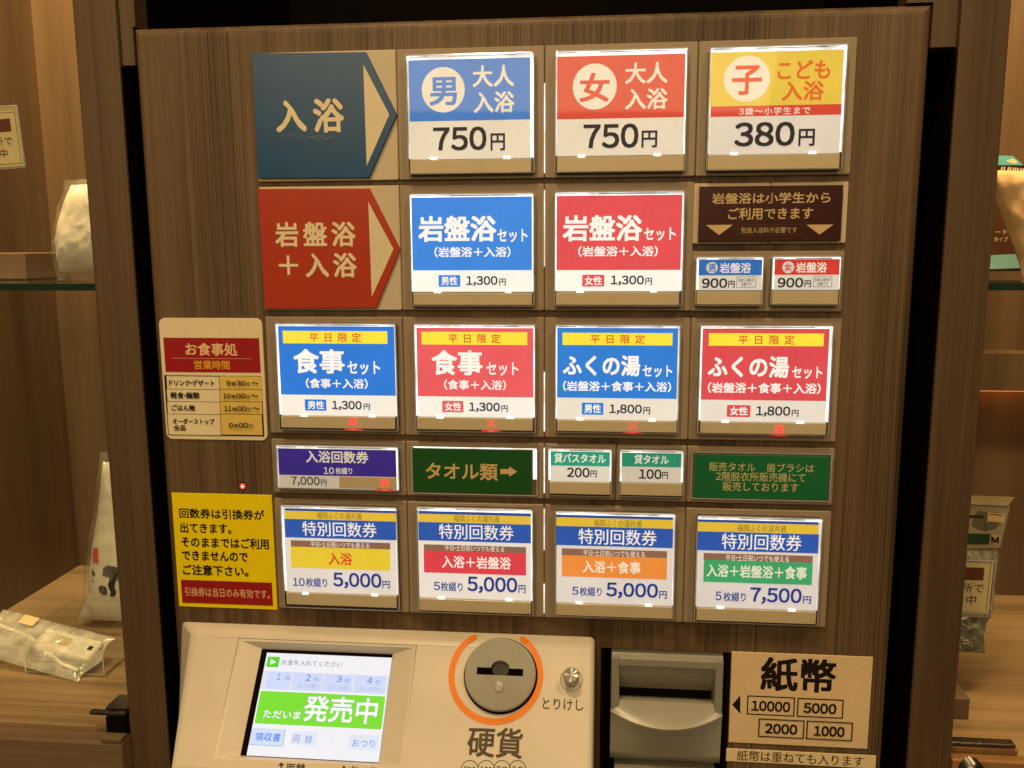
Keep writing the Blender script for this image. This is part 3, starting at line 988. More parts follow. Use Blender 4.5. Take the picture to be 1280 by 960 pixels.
CR = '#ecdcb8'
arrow(VA, [(45, 85), (503, 80), (627, 331), (517, 583), (72, 585)], [(493, 130), (597, 330), (507, 535)],
      [('t', '入', 143, 273, 265, 400, CR, {'bold': .05}), ('t', '浴', 292, 266, 416, 402, CR, {'bold': .05})], '#0a4878', 'dark teal arrow plate for bathing, scuffed under its writing', True)
arrow(VC, [(70, 52), (518, 50), (640, 294), (545, 528), (98, 530)], [(513, 103), (614, 292), (527, 483)],
      [('t', '岩盤浴', 140, 183, 462, 283, CR, {'bold': .035, 'spacing': .15}), ('t', '＋', 155, 318, 232, 396, CR, {'bold': .04}),
       ('t', '入浴', 262, 308, 467, 406, CR, {'bold': .035, 'spacing': .15})], '#b23a20', 'red arrow plate for rock bath plus bathing', False)


def sign_plate(V, rects, items, col, label, h=0.0025, frame=None, glowside=None):
    b = MB(FRONT)
    if frame:
        b.slab(V.rect(*frame, h), 0.0002, h, 'rimdark', 0.0004, 0.001)
        q = V.rect(*frame, h); w = 0.0007
        b.ring(rrect(*q, 0.001), rrect(q[0] + w, q[1] + w, q[2] - w, q[3] - w, 0.0006), h + 0.0001, 'rim', h + 0.0001)
    h += 0.0004
    b.slab(V.rect(*rects, h), 0.0002, h, ink(col, 0, 0.3, 0.5), 0.0002)
    if glowside:
        for r in glowside:
            b.slab(V.rect(*r, h), 0.0002, h, 'glow', 0.0002)
    draw(b, V, items, 0, h + 0.00006)
    o = b.build('sign_plate', MACH); o['label'] = label


TAN = '#d2b684'
sign_plate(VD, (620, 39, 1192, 260), [
    ('t', '岩盤浴は小学生から', 672, 66, 1146, 110, TAN, {'bold': .025}), ('t', 'ご利用できます', 737, 126, 1076, 174, TAN, {'bold': .025}),
    ('p', [(648, 196), (755, 195), (700, 236)], TAN), ('p', [(1050, 195), (1158, 194), (1102, 234)], TAN),
    ('o', 772, 194, 1032, 236, '#6a4a34', .00022), ('t', '別途入浴料が必要です', 788, 204, 1012, 228, TAN, {'bold': .0}),
    ('r', 906, 39, 908, 260, '#1c0a08')],
    '#3c1410', 'maroon sign plate about the rock bath for children')
sign_plate(VG, (660, 72, 1162, 257), [
    ('t', 'タオル類', 715, 131, 1018, 202, '#d8ba7c', {'bold': .025}),
    ('p', [(1029, 156), (1066, 156), (1066, 145), (1100, 167), (1066, 188), (1066, 177), (1029, 177)], '#d8ba7c')],
    '#1c5426', 'dark green towels sign plate with an arrow', frame=(655, 64, 1186, 265), glowside=[(662, 66, 1180, 71), (1166, 73, 1182, 200)])
sign_plate(VH, (633, 99, 1200, 282), [
    ('t', '販売タオル', 695, 128, 890, 166, '#c6c08c', {'bold': .01}), ('t', '歯ブラシは', 938, 133, 1137, 170, '#c6c08c', {'bold': .01}),
    ('t', '2階脱衣所販売機にて', 723, 170, 1102, 209, '#c6c08c', {'bold': .01}), ('t', '販売しております', 752, 212, 1072, 251, '#c6c08c', {'bold': .01})],
    '#1a6c40', 'green sign plate about towels and toothbrushes for sale upstairs', frame=(618, 86, 1210, 288))

# small red indicator lamp in the wood
s, t = VL.pt(495, 208, -Y_WOOD)
b = MB(FRONT)
for r, h, m in ((0.0028, -Y_WOOD + 0.0003, 'black'), (0.0021, -Y_WOOD + 0.0006, 'redled'), (0.0007, -Y_WOOD + 0.0009, 'redcore')):
    o = ell(s, t, r, r, 24)
    b.prism(o, ell(s, t, r * .8, r * .8, 24), -Y_WOOD, h, m, 0.0002)
b.build('indicator_lamp', MACH)

# ---- console
TILT = math.radians(40)
YC = -0.008
zc = -FRONT.px(700, 807, -YC)[1]
CON = Frame((0, YC, zc), (1, 0, 0), (0, -math.sin(TILT), -math.cos(TILT)))
VM, VN, VS, VX = View(CON, 200, 760, 4), View(CON, 500, 760, 4.8), View(CON, 300, 790, 5.645), View(CON, 560, 780, 960 / 140)
cs0, cs1 = CON.px(246, 779)[0], CON.px(742, 820)[0]
cs2 = CON.px(215, 950)[0]
xb2 = FRONT.px(219, 950, -Y_WOOD)[0]
ct1 = CON.px(300, 968)[1]
ro0 = CON.px(301, 795)[0]; ro1 = CON.px(519, 806)[0]
rt0 = 0.0046; rt1 = CON.px(400, 954)[1]
DEP = -0.006
si0, st0 = CON.px(327.5, 811, DEP); si1 = CON.px(491, 819, DEP)[0]; st1 = CON.px(390, 949.5, DEP)[1]
zt = -FRONT.px(480, 783, -Y_WOOD)[1]
yb = Y_WOOD - 0.0002
xb0 = FRONT.px(227, 776, -Y_WOOD)[0]; xb1 = cs1 + 0.0012
bm = bmesh.new()
V3 = lambda p: bm.verts.new(p)
face_o = [V3(CON.P(s, t)) for s, t in ((cs0, 0), (cs1, 0), (cs1, ct1), (cs2, ct1))]
rec_o = [V3(CON.P(s, t)) for s, t in ((ro0, rt0), (ro1, rt0), (ro1, rt1), (ro0, rt1))]
rec_i = [V3(CON.P(s, t, DEP)) for s, t in ((si0, st0), (si1, st0), (si1, st1), (si0, st1))]
top_b = [V3((xb0, yb, zt)), V3((xb1, yb, zt))]
botp = CON.P(0, ct1)
bot_f = [V3((cs1, botp.y + 0.004, botp.z - 0.035)), V3((cs2, botp.y + 0.004, botp.z - 0.035))]
bot_b = [V3((xb1, yb, botp.z - 0.05)), V3((xb2, yb, botp.z - 0.05))]
for i in range(4):
    j = (i + 1) % 4
    bm.faces.new((face_o[i], face_o[j], rec_o[j], rec_o[i]))
    bm.faces.new((rec_o[i], rec_o[j], rec_i[j], rec_i[i]))
bm.faces.new(rec_i)
bm.faces.new((top_b[0], top_b[1], face_o[1], face_o[0]))
bm.faces.new((face_o[3], face_o[2], bot_f[0], bot_f[1]))
bm.faces.new((bot_f[1], bot_f[0], bot_b[0], bot_b[1]))
bm.faces.new((top_b[0], face_o[0], face_o[3], bot_f[1], bot_b[1]))
bm.faces.new((top_b[1], face_o[1], face_o[2], bot_f[0], bot_b[0]))
bm.faces.new((top_b[0], top_b[1], bot_b[0], bot_b[1]))
bmesh.ops.recalc_face_normals(bm, faces=bm.faces)
bm.edges.ensure_lookup_table()
def sel(pairs): return [e for e in bm.edges if any({e.verts[0], e.verts[1]} == {a, c} for a, c in pairs)]
ed = sel([(face_o[0], face_o[1]), (face_o[1], face_o[2]), (face_o[2], face_o[3]), (face_o[3], face_o[0]), (top_b[0], top_b[1]), (top_b[0], face_o[0]), (top_b[1], face_o[1]),
          (face_o[3], bot_f[1]), (face_o[2], bot_f[0]), (top_b[0], bot_b[1]), (top_b[1], bot_b[0])])
re_ = sel([(rec_o[i], rec_o[(i + 1) % 4]) for i in range(4)])
bmesh.ops.bevel(bm, geom=re_, offset=0.0012, segments=3, affect='EDGES', profile=0.5, clamp_overlap=True)
ed = [e for e in ed if e.is_valid]
bmesh.ops.bevel(bm, geom=ed, offset=0.0036, segments=5, affect='EDGES', profile=0.5, clamp_overlap=False)
for f in bm.faces:
    f.smooth = f.calc_area() < 0.0006
me = bpy.data.meshes.new('console'); bm.to_mesh(me); bm.free()
me.materials.append(MAT['housing'])
console = bpy.data.objects.new('console', me); COL.objects.link(console)
console.parent = MACH; console.matrix_parent_inverse = Matrix.Translation(-MACH.location)

# screen
b = MB(CON)
h = DEP + 0.0003
b.rect((si0 + .0001, st0 + .0001, si1 - .0001, st1 - .0001), h, 'black')
h = DEP + 0.0005
SG = 0.97
sq = (CON.px(334, 815, h)[0], CON.px(412, 819, h)[1], si1 - 0.0002, st1 - 0.0004)
tl, tr_, br_, bl = (190, 138), (1078, 180), (985, 918), (38, 873)
# screen coordinates: a 0..1 across, c 0..1 down
def scr(a, c): return (sq[0] + (sq[2] - sq[0]) * a, sq[1] + (sq[3] - sq[1]) * c)
def sr(a0, c0, a1, c1): return (*scr(a0, c0), *scr(a1, c1))
def sink(c, g=SG): return ink(c, g, 0.15)
b.rect(sr(0, 0, 1, 1), h, sink('#f4f2f8')); h += .00006
b.rect(sr(0.0, .185, 1, .365), h, sink('#e2e4f4')); h += .00006
b.rect(sr(.015, .04, .112, .145), h, sink('#5fd636')); h += .00006
b.poly([scr(.043, .063), scr(.09, .093), scr(.043, .122)], h, sink('#ffffff'))
b.text('お金を入れてください', sr(.135, .062, .615, .118), h, sink('#6c7084'), 0.0)
for i, d in enumerate('1234'):
    x = (.12, .345, .59, .83)[i]
    b.rect(sr((.04, .245, .49, .735)[i], .19, (.225, .475, .715, .975)[i], .36), h - .00002, sink('#d2dcfa'))
    b.text(d, sr(x, .205, x + (.026 if d == '1' else .042), .268), h, sink('#7088dc'), 0.015)
    b.text('枚', sr(x + .062, .223, x + .108, .27), h, sink('#9aacec'), 0.0)
    if i:
        b.text('まとめ買い', sr(x - .045, .30, x + .125, .342), h, sink('#a8baf0'), 0.0)
h += .00006
b.poly(rrect(*sr(.012, .385, .988, .70), 0.0012), h, sink('#86e83c', 0.9)); h += .00006
b.text('ただいま', sr(.065, .565, .36, .645), h, sink('#6a7a80'), 0.04)
b.text('発売中', sr(.372, .405, .945, .66), h, sink('#6a8a80'), 0.036)
h += .00006
b.text('ただいま', sr(.067, .567, .358, .643), h, sink('#ffffff', 1), 0.02)
b.text('発売中', sr(.375, .408, .942, .657), h, sink('#ffffff', 1), 0.024)
b.poly(rrect(*sr(.005, .745, .265, .905), .0006), h, sink('#b4c0e4')); h += .00006
b.poly(rrect(*sr(.008, .747, .258, .897), .0006), h, sink('#d4e4fc')); b.rect(sr(.32, .755, .515, .88), h, sink('#e2eafa')); b.rect(sr(.755, .76, .985, .90), h, sink('#e2eafa'))
h += .00006
b.text('領収書', sr(.04, .783, .235, .862), h, sink('#4a7cf0'), 0.015)
b.text('両', sr(.325, .79, .385, .862), h, sink('#8c9ed8'), 0.0)
b.text('替', sr(.42, .79, .48, .862), h, sink('#8c9ed8'), 0.0)
b.text('おつり', sr(.785, .80, .955, .87), h, sink('#7090e4'), 0.0)
o = b.build('screen', console)


# coin slot dial
def bent(t):                                     # height of the bent housing above the crease
    return 0.0 if t >= 0 else t * 0.42


b = MB(CON)
dcs, dct = VX.pt(445, 425, 0.0055)
dr = (VX.pt(742, 425, 0.0055)[0] - VX.pt(148, 425, 0.0055)[0]) / 2
prof = [(1.075, -0.004, 'black'), (1.075, 0.0006, 'black'), (1.03, 0.0009, 'black'), (1.03, 0.0042, 'rimdark'), (1.0, 0.0052, 'greylight'), (0.965, 0.0056, 'greylight')]
for (r0, h0, m0), (r1, h1, m1) in zip(prof, prof[1:]):
    b.ring(ell(dcs, dct, dr * r0, dr * r0, 64), ell(dcs, dct, dr * r1, dr * r1, 64), h0, m1, h1)
# face with the slot cut through: slot outline = bar plus round notch
def vx(x, y, h=0.0056): return VX.pt(x, y, h)
sl = vx(247, 400)[0]; srr = vx(645, 400)[0]; s_t = vx(445, 377)[1]; s_b = vx(445, 440)[1]; nr = (vx(525, 380)[0] - vx(370, 380)[0]) / 2
nx = vx(447, 380)[0]; nt_ = vx(447, 312)[1]
notch = []
for i in range(13):
    a = math.pi + math.pi * i / 12
    notch.append((nx + nr * math.cos(a), s_t + (s_t - nt_) * math.sin(a)))
slot = [(sl, s_b), (sl, s_t)] + notch + [(srr, s_t), (srr, s_b)]
# outer circle split at the slot's ends
R = dr * 0.965
up = [(dcs + R * math.cos(a), dct + R * math.sin(a)) for a in [math.pi + math.pi * i / 32 for i in range(33)]]
dn = [(dcs + R * math.cos(a), dct + R * math.sin(a)) for a in [math.pi * i / 32 for i in range(33)]]
bm2 = bmesh.new()
vo = [bm2.verts.new((p[0], p[1], 0)) for p in up + dn[1:-1]]
vi = [bm2.verts.new((p[0], p[1], 0)) for p in slot]
eo = [bm2.edges.new((vo[i], vo[(i + 1) % len(vo)])) for i in range(len(vo))]
ei = [bm2.edges.new((vi[i], vi[(i + 1) % len(vi)])) for i in range(len(vi))]
bmesh.ops.triangle_fill(bm2, use_beauty=True, use_dissolve=False, edges=eo + ei)
bm2.verts.index_update()
b.add([(v.co.x, v.co.y, 0.0056) for v in bm2.verts], [tuple(v.index for v in f.verts) for f in bm2.faces], 'grey')
bm2.free()
b.ring(slot, slot, 0.0056, 'rimdark', 0.0012)
b.poly(slot, 0.0012, 'black')
b.poly(ell(nx, s_t, nr * 0.92, nr * 0.92, 28), 0.0026, plain('dark coin guide', (0.05, 0.046, 0.036), 0.2))
bx, by = vx(435, 535, 0.0056)                     # coin return dimple: a little dome
for k in range(6):
    a0, a1 = math.pi / 2 * k / 6, math.pi / 2 * (k + 1) / 6
    b.ring(ell(bx, by, .0036 * math.cos(a0), .0040 * math.cos(a0), 20), ell(bx, by, .0036 * math.cos(a1) + 1e-5, .0040 * math.cos(a1) + 1e-5, 20),
           .0057 + .0012 * math.sin(a0), 'greylight', .0057 + .0012 * math.sin(a1))
b.build('coin_slot', console)
# orange ring round the dial, open at the top
b = MB(CON)
q = VX.rect(44, 0, 833, 10, 0.0002)
ocx, ro = (q[0] + q[2]) / 2, (q[2] - q[0]) / 2
oct_ = VX.pt(440, 868, 0.0002)[1] - ro
ri = ro - (VX.pt(95, 430, .0002)[0] - VX.pt(44, 430, .0002)[0])
a0, a1 = math.radians(-56), math.radians(236)
pts = []
nn = 72
for i in range(nn + 1):
    a = a0 + (a1 - a0) * i / nn
    for r in (ri, ro):
        s_, t_ = ocx + r * math.cos(a), oct_ + r * math.sin(a)
        pts.append((s_, t_, bent(t_) + 0.00035))
b.add(pts, [(2 * i, 2 * i + 1, 2 * i + 3, 2 * i + 2) for i in range(nn)], ink('#ee8208', 0, .4))
for a in (a0, a1):                                # rounded ends
    rm = (ri + ro) / 2
    c0 = (ocx + rm * math.cos(a), oct_ + rm * math.sin(a))
    e_ = ell(*c0, (ro - ri) / 2, (ro - ri) / 2, 20)
    b.add([(x, y, bent(y) + 0.00040) for x, y in e_], [tuple(range(20))], ink('#ee8208', 0, .4))
b.build('orange_ring', console)
# printed writing of the console
b = MB(CON)
hh = 0.00025
b.text('硬貨', VN.rect(405, 716, 736, 898, hh), hh, ink('#4a3c20'), 0.026)
b.build('coin_lettering', console)
b = MB(CON)
b.text('とりけし', VN.rect(855, 545, 1100, 612, hh), hh, ink('#3a2c18'), 0.012)
b.build('cancel_lettering', console)
b = MB(CON)
for i, (cx_, w_) in enumerate(((418, 54), (517, 54), (612, 52), (705, 52))):
    q = VN.rect(cx_ - w_, 912, cx_ + w_, 1020, hh)
    c0 = ((q[0] + q[2]) / 2, (q[1] + q[3]) / 2); r0 = (q[2] - q[0]) / 2
    c0 = (c0[0], q[1] + r0)
    b.ring(ell(*c0, r0, r0, 40), ell(*c0, r0 - .0005, r0 - .0005, 40), hh + i * .00002, ink('#3a2c18'))
    b.poly(ell(*c0, r0 - .0005, r0 - .0005, 40), hh - .00008 + i * .00002, 'housing')
    tx = ('500', '100', '50', '10')[i]
    b.text(tx, (c0[0] - r0 * .66, c0[1] - r0 * .32, c0[0] + r0 * .66, c0[1] + r0 * .32), hh + .0001, ink('#3a2c18'), 0.03)
b.build('coin_symbols', console)
for x0, x1, w_, al in ((590, 622, '両替', 630), (908, 930, 'おつり', 948)):
    # small arrow up and the word beside it
    y0 = 772 if x0 < 700 else 787
    b = MB(CON)
    b.poly([VM.pt(x, y, hh) for x, y in ((x0, y0 + 16), ((x0 + x1) / 2, y0), (x1, y0 + 16))], hh, ink('#2c2010'))
    b.poly([VM.pt(x, y, hh) for x, y in (((x0 + x1) / 2 - 3, y0 + 14), ((x0 + x1) / 2 + 3, y0 + 14), ((x0 + x1) / 2 + 3, y0 + 38), ((x0 + x1) / 2 - 3, y0 + 38))], hh + .00004, ink('#2c2010'))
    wd = 96 if len(w_) == 2 else 140
    b.text(w_, VM.rect(al, y0 + 5, al + wd, y0 + 50, hh), hh, ink('#2c2010'), 0.02)
    b.build('tray_lettering', console)
# cancel button: steel pin in a dark collar
VQ = View(CON, 680, 810, 853 / 80)
b = MB(CON)
H_P = 0.0130
cxs, cts = VQ.pt(362, 362, H_P)
r_p = (VQ.pt(468, 362, H_P)[0] - VQ.pt(255, 362, H_P)[0]) / 2
for (r0, h0, m0), (r1, h1, m1) in zip(*(lambda p: (p, p[1:]))([(1.5, 0.0001, 'housing'), (1.42, 0.0006, 'housing'), (1.3, 0.0007, 'greylight'), (1.28, -.003, 'black'), (1.0, -.003, 'black'), (1.0, .0122, 'steel'), (.93, H_P, 'steel')])):
    b.ring(ell(cxs, cts, r_p * r0, r_p * r0, 32), ell(cxs, cts, r_p * r1, r_p * r1, 32), h0, m1, h1)
b.poly(ell(cxs, cts, r_p * .93, r_p * .93, 32), H_P, 'darksteel')
for k in range(8):                                # turned facets
    a = math.pi / 4 * k + 0.1
    w_ = 0.16 if k % 2 else 0.24
    b.add([(cxs, cts, H_P + .0002), (cxs + r_p * .88 * math.cos(a - w_), cts + r_p * .88 * math.sin(a - w_), H_P + .00005),
           (cxs + r_p * .88 * math.cos(a + w_), cts + r_p * .88 * math.sin(a + w_), H_P + .0003)], [(0, 1, 2)], 'darksteel' if k % 2 else 'steel')
b.build('cancel_button', console)

# ---- banknote acceptor in its recess
VB2 = View(FRONT, 740, 790, 1073 / 190)
YF = 0.001                                         # front of the cheeks
def bz(y, Y): return -VB2.pt(530, y, -Y)[1]
def bxx(x, Y): return VB2.pt(x, 450, -Y)[0]
x0, x1 = bxx(133, YF), bxx(924, YF)
xl, xr = bxx(193, YF), bxx(866, YF)
acc = MB(FRONT)
z_top, z_bar, z_lip, z_bot = bz(150, YF), bz(205, YF), bz(500, YF), bz(915, 0.004)
acc.box((x0, YF, z_lip - 0.012), (xl, 0.045, z_top - 0.004), 'grey', 0.0012)
acc.box((xr, YF, z_lip - 0.014), (x1, 0.045, z_top - 0.004), 'grey', 0.0012)
# top bar with rounded shoulder
n_ = 8
pts, fs = [], []
for i in range(n_ + 1):
    a = math.pi / 2 * i / n_
    y = YF + 0.008 - 0.008 * math.sin(a); z = z_top - 0.010 + 0.010 * math.cos(a)
    pts += [(x0 + 0.0004, y, z), (x1 - 0.0004, y, z)]
pts += [(x0 + 0.0004, YF - 0.0001, z_bar), (x1 - 0.0004, YF - 0.0001, z_bar), (x0 + .0004, 0.045, z_bar), (x1 - .0004, .045, z_bar)]
for i in range(len(pts) // 2 - 1):
    fs.append((2 * i, 2 * i + 1, 2 * i + 3, 2 * i + 2))
acc.add(pts, fs, 'grey', smooth=False, raw=True)
acc.box((x0 + .0004, YF + 0.008, z_top - 0.002), (x1 - .0004, 0.045, z_top), 'grey')
# rounded visor curling back to the slot
pts, fs = [], []
z_sl = bz(405, 0.018)
for i in range(15):
    k = i / 14
    z = z_bar + (z_sl - z_bar) * k
    y = YF + 0.0012 + 0.0165 * (1 - math.cos(k * math.pi / 2)) ** 1.0
    pts += [(xl, y, z), (xr, y, z)]
for i in range(14):
    fs.append((2 * i, 2 * i + 1, 2 * i + 3, 2 * i + 2))
acc.add(pts, fs, 'grey', smooth=True, raw=True)
# slot floor, tongue and bulging front
NX = 28
rows = []
def row(yf, zf):
    rows.append([(x0 + (x1 - x0) * i / NX, yf(i / NX * 2 - 1), zf(i / NX * 2 - 1)) for i in range(NX + 1)])
bul = lambda k: max(0.0, 1 - k * k)
z_e0, z_e1 = bz(575, YF), bz(692, YF - 0.012)
row(lambda k: 0.030, lambda k: bz(440, 0.030))
row(lambda k: 0.006, lambda k: bz(487, 0.006))
row(lambda k: 0.0035, lambda k: bz(500, 0.0035))
edge_y = lambda k: YF - 0.0005 - 0.0115 * bul(k)
edge_z = lambda k: z_e0 + (z_e1 - z_e0) * bul(k)
row(lambda k: edge_y(k) + 0.0012, lambda k: edge_z(k) + 0.0011)
row(lambda k: edge_y(k) + 0.0001, lambda k: edge_z(k) + 0.0002)
row(lambda k: edge_y(k) + 0.0004, lambda k: edge_z(k) - 0.0009)
for j in range(1, 7):
    f_ = j / 6
    row(lambda k, f_=f_: edge_y(k) * (1 - f_) + 0.0045 * f_ + 0.001, lambda k, f_=f_: edge_z(k) * (1 - f_) + z_bot * f_)
row(lambda k: 0.02, lambda k: z_bot - 0.001)
nv = NX + 1
pts = [p for r_ in rows for p in r_]
fs1 = [(j * nv + i, j * nv + i + 1, (j + 1) * nv + i + 1, (j + 1) * nv + i) for j in range(0, 4) for i in range(NX)]
fs2 = [(j * nv + i, j * nv + i + 1, (j + 1) * nv + i + 1, (j + 1) * nv + i) for j in range(4, len(rows) - 1) for i in range(NX)]
acc.add(pts, fs1, 'greylight', smooth=True, raw=True)
acc.add(pts, fs2, 'greylight', smooth=True, raw=True)
sd = [[r_[0] for r_ in rows], [r_[-1] for r_ in rows]]
for side in sd:                                    # end caps
    back = [(side[0][0], 0.045, side[-1][2]), (side[0][0], 0.045, side[0][2])]
    acc.add(side + back, [tuple(range(len(side) + 2))], 'grey', raw=True)
# lower tray below the dark gap
acc.box((x0 + .003, 0.004, -0.60), (x1 - .002, 0.045, z_bot - 0.0065), 'grey', 0.001)
ac = acc.build('banknote_slot', MACH)
b = MB(FRONT)
b.box((xl - .001, 0.0185, z_sl - 0.006), (xr + .001, 0.03, z_sl + 0.004), 'black')
rnd = random.Random(5)
for i in range(14):                                # brush bristles of the slot
    x = xl + (xr - xl) * (i + rnd.random()) / 26
    b.tube([(x, 0.0186, z_sl - 0.0005), (x + rnd.uniform(-.001, .001), 0.0145, z_sl - 0.004 - rnd.uniform(0, .002))], 0.00016, 'black', 5)
b.build('slot_brush', ac)

# ------------------------------------------------------------------ notices on the machine
WOODF = Frame((0, Y_WOOD, 0), (1, 0, 0), (0, 0, -1))
def onwood(V): return View(WOODF, V.ox, V.oy, V.k)
VKw, VLw, VPw = onwood(VK), onwood(VL), onwood(VP)


def notice(name, V, rect, rad, col, items, label, cat, th=0.0008, group=None):
    b = MB(WOODF)
    b.slab(V.rect(*rect, th), 0.0001, th, ink(col), 0.0002, rad, n=6)
    draw(b, V, items, 0, th + 0.00006)
    return tag(b.build(name), label, cat, group)


NB = '#1c130c'
card_items = [('r', 88, 183, 762, 427, '#a01c20'), ('t', 'お食事処', 235, 218, 602, 309, '#f0c898', {'bold': .03}), ('r', 140, 327, 705, 330, '#e0b088'),
              ('t', '営業時間', 298, 342, 548, 406, '#e8a838', {'bold': .03}),
              ('r', 100, 450, 782, 873, NB), ('r', 105, 455, 474, 544, '#efe0ba'), ('r', 478, 455, 776, 544, '#e6c668'),
              ('r', 107, 548, 477, 632, '#efe0ba'), ('r', 481, 548, 777, 632, '#e6c668'), ('r', 110, 636, 480, 720, '#efe0ba'), ('r', 484, 636, 778, 720, '#e6c668'),
              ('r', 115, 724, 484, 867, '#efe0ba'), ('r', 488, 724, 778, 867, '#e6c668')]
for s_, r_ in (('ドリンク・デザート', (120, 479, 440, 521)), ('軽食・麺類', (130, 566, 335, 612)), ('ごはん物', (137, 655, 303, 699)),
               ('オーダーストップ', (147, 752, 440, 793)), ('全品', (152, 797, 238, 838))):
    card_items.append(('t', s_, *r_, NB, {'bold': .035}))
for s_, x_, y_, nm in (('9', 525, 485, '30'), ('10', 502, 575, '00'), ('11', 510, 664, '00'), ('0', 543, 782, '00')):
    w_ = 28 if len(s_) == 1 else 50
    card_items += [('t', s_, x_, y_, x_ + w_, y_ + 36, NB, {'bold': .03}), ('t', '時', x_ + w_ + 8, y_ + 8, x_ + w_ + 38, y_ + 36, NB, {'bold': .03}),
                   ('t', nm, x_ + w_ + 42, y_, x_ + w_ + 106, y_ + 36, NB, {'bold': .03}), ('t', '分', x_ + w_ + 110, y_ + 8, x_ + w_ + 140, y_ + 37, NB, {'bold': .02})]
    if s_ != '0':
        card_items.append(('t', '〜', x_ + w_ + 150, y_ + 8, x_ + w_ + 196, y_ + 26, NB, {'bold': .03}))
notice('opening_hours_notice', VKw, (74, 43, 796, 902), 0.0045, '#ecdcb6', card_items, 'cream card of restaurant opening hours with a red heading and rounded corners', 'notice')
YT = '#16120a'
notice('coupon_notice', VLw, (127, 251, 668, 873), 0.0, '#f8de08', [
    ('t', '回数券は引換券が', 149, 333, 613, 388, YT, {'bold': .035}), ('t', '出てきます。', 154, 409, 432, 466, YT, {'bold': .035}),
    ('t', 'そのままではご利用', 160, 489, 637, 547, YT, {'bold': .035}), ('t', 'できませんので', 163, 563, 522, 616, YT, {'bold': .035}),
    ('t', 'ご注意下さい。', 168, 640, 525, 697, YT, {'bold': .035}), ('r', 162, 727, 656, 852, '#9c1c18'),
    ('t', '引換券は当日のみ有効です。', 180, 766, 642, 815, '#e8b488', {'bold': .02})],
    'yellow notice about exchange tickets with a red box at its foot', 'notice', 0.0006)
notice('banknote_sign', VPw, (649, 94, 1240, 479), 0.0, '#e6caa0', [
    ('t', '紙幣', 778, 110, 1095, 253, '#20160c', {'bold': .05}), ('p', [(657, 306), (692, 267), (692, 345)], '#20160c'),
    ('o', 720, 271, 921, 352, '#20160c', .0008), ('t', '10000', 739, 291, 902, 335, '#20160c', {'bold': .06}),
    ('o', 931, 281, 1126, 361, '#20160c', .0008), ('t', '5000', 958, 300, 1097, 344, '#20160c', {'bold': .06}),
    ('o', 768, 368, 961, 446, '#20160c', .0008), ('t', '2000', 796, 387, 932, 430, '#20160c', {'bold': .06}),
    ('o', 970, 377, 1165, 456, '#20160c', .0008), ('t', '1000', 1002, 397, 1131, 440, '#20160c', {'bold': .06})],
    'tan sign listing accepted banknotes in boxes, beside the banknote slot', 'sign', 0.0007)
notice('banknote_label', VPw, (632, 506, 1264, 560), 0.0, '#ecd4a8', [
    ('m', '紙幣は重ねても入ります', 678, 510, 1212, 555, '#2a1e12', {'bold': .01})],
    'narrow tan label strip below the banknote sign', 'label', 0.0006)


# ------------------------------------------------------------------ goods in the cases
def pouch(frame, left, right, t0, t1, thick, mat, seed=0, wr=1.0, n=(36, 44), pinch=0.0006, name=None, parent=None):
    """a filled bag: two skins joined at the seams; left(t), right(t) give its outline"""
    b = MB(frame)
    ns, nt2 = n

    def hgt(a, c):
        e = max(0.0, 1 - abs(2 * a - 1) ** 3) * max(0.0, 1 - abs(2 * c - 1) ** 4)
        return thick * e ** 0.6
    def skin(a, c, sgn):
        t = t0 + (t1 - t0) * c
        l, r = left(c), right(c)
        s = l + (r - l) * a
        p = Vector((s * 60 + seed, t * 34 + seed * 2, seed))
        w = noise.fractal(p, 0.9, 2.1, 4) * 0.5 + 1.1 * (0.3 - abs(noise.noise(Vector((s * 95 + t * 50 + seed, t * 60 - s * 40, seed))))) + 0.6 * noise.noise(Vector((s * 25 + t * 40 + seed, t * 30, 3 + seed)))
        k = min(1, hgt(a, c) / (thick + 1e-9) * 2)
        return s, t, pinch + sgn * (hgt(a, c) / 2 + w * 0.0022 * wr * k)
    for sgn in (1, -1):
        pts = [skin(i / ns, j / nt2, sgn) for j in range(nt2 + 1) for i in range(ns + 1)]
        fs = [(j * (ns + 1) + i, j * (ns + 1) + i + 1, (j + 1) * (ns + 1) + i + 1, (j + 1) * (ns + 1) + i) for j in range(nt2) for i in range(ns)]
        b.add(pts, fs, mat, smooth=True)
    top = lambda s, t: skin(min(1, max(0, (s - left((t - t0) / (t1 - t0))) / (right((t - t0) / (t1 - t0)) - left((t - t0) / (t1 - t0))))), (t - t0) / (t1 - t0), 1)[2]
    return b, top


def patch(b, pts, top, mat, lift=0.0008, sub=5):
    """a flat printed polygon laid over a bag's front"""
    bm = bmesh.new()
    f = bm.faces.new([bm.verts.new((x, y, 0)) for x, y in pts])
    bmesh.ops.triangulate(bm, faces=bm.faces)
    for _ in range(sub):
        le = [e for e in bm.edges if e.calc_length() > 0.003]
        if not le:
            break
        bmesh.ops.subdivide_edges(bm, edges=le, cuts=1)
        bmesh.ops.triangulate(bm, faces=bm.faces)
    bm.verts.index_update()
    b.add([(v.co.x, v.co.y, top(v.co.x, v.co.y) + lift) for v in bm.verts], [tuple(v.index for v in q.verts) for q in bm.faces], mat)
    bm.free()


def lerp(tab):
    def f(c):
        for (a, x), (b_, y) in zip(tab, tab[1:]):
            if c <= b_:
                return x + (y - x) * (c - a) / (b_ - a)
        return tab[-1][1]
    return f


WHITECLOTH = plain('white cotton', (0.68, 0.63, 0.52), 0.75, noise_amt=0.04, bump=0.25, nscale=120)
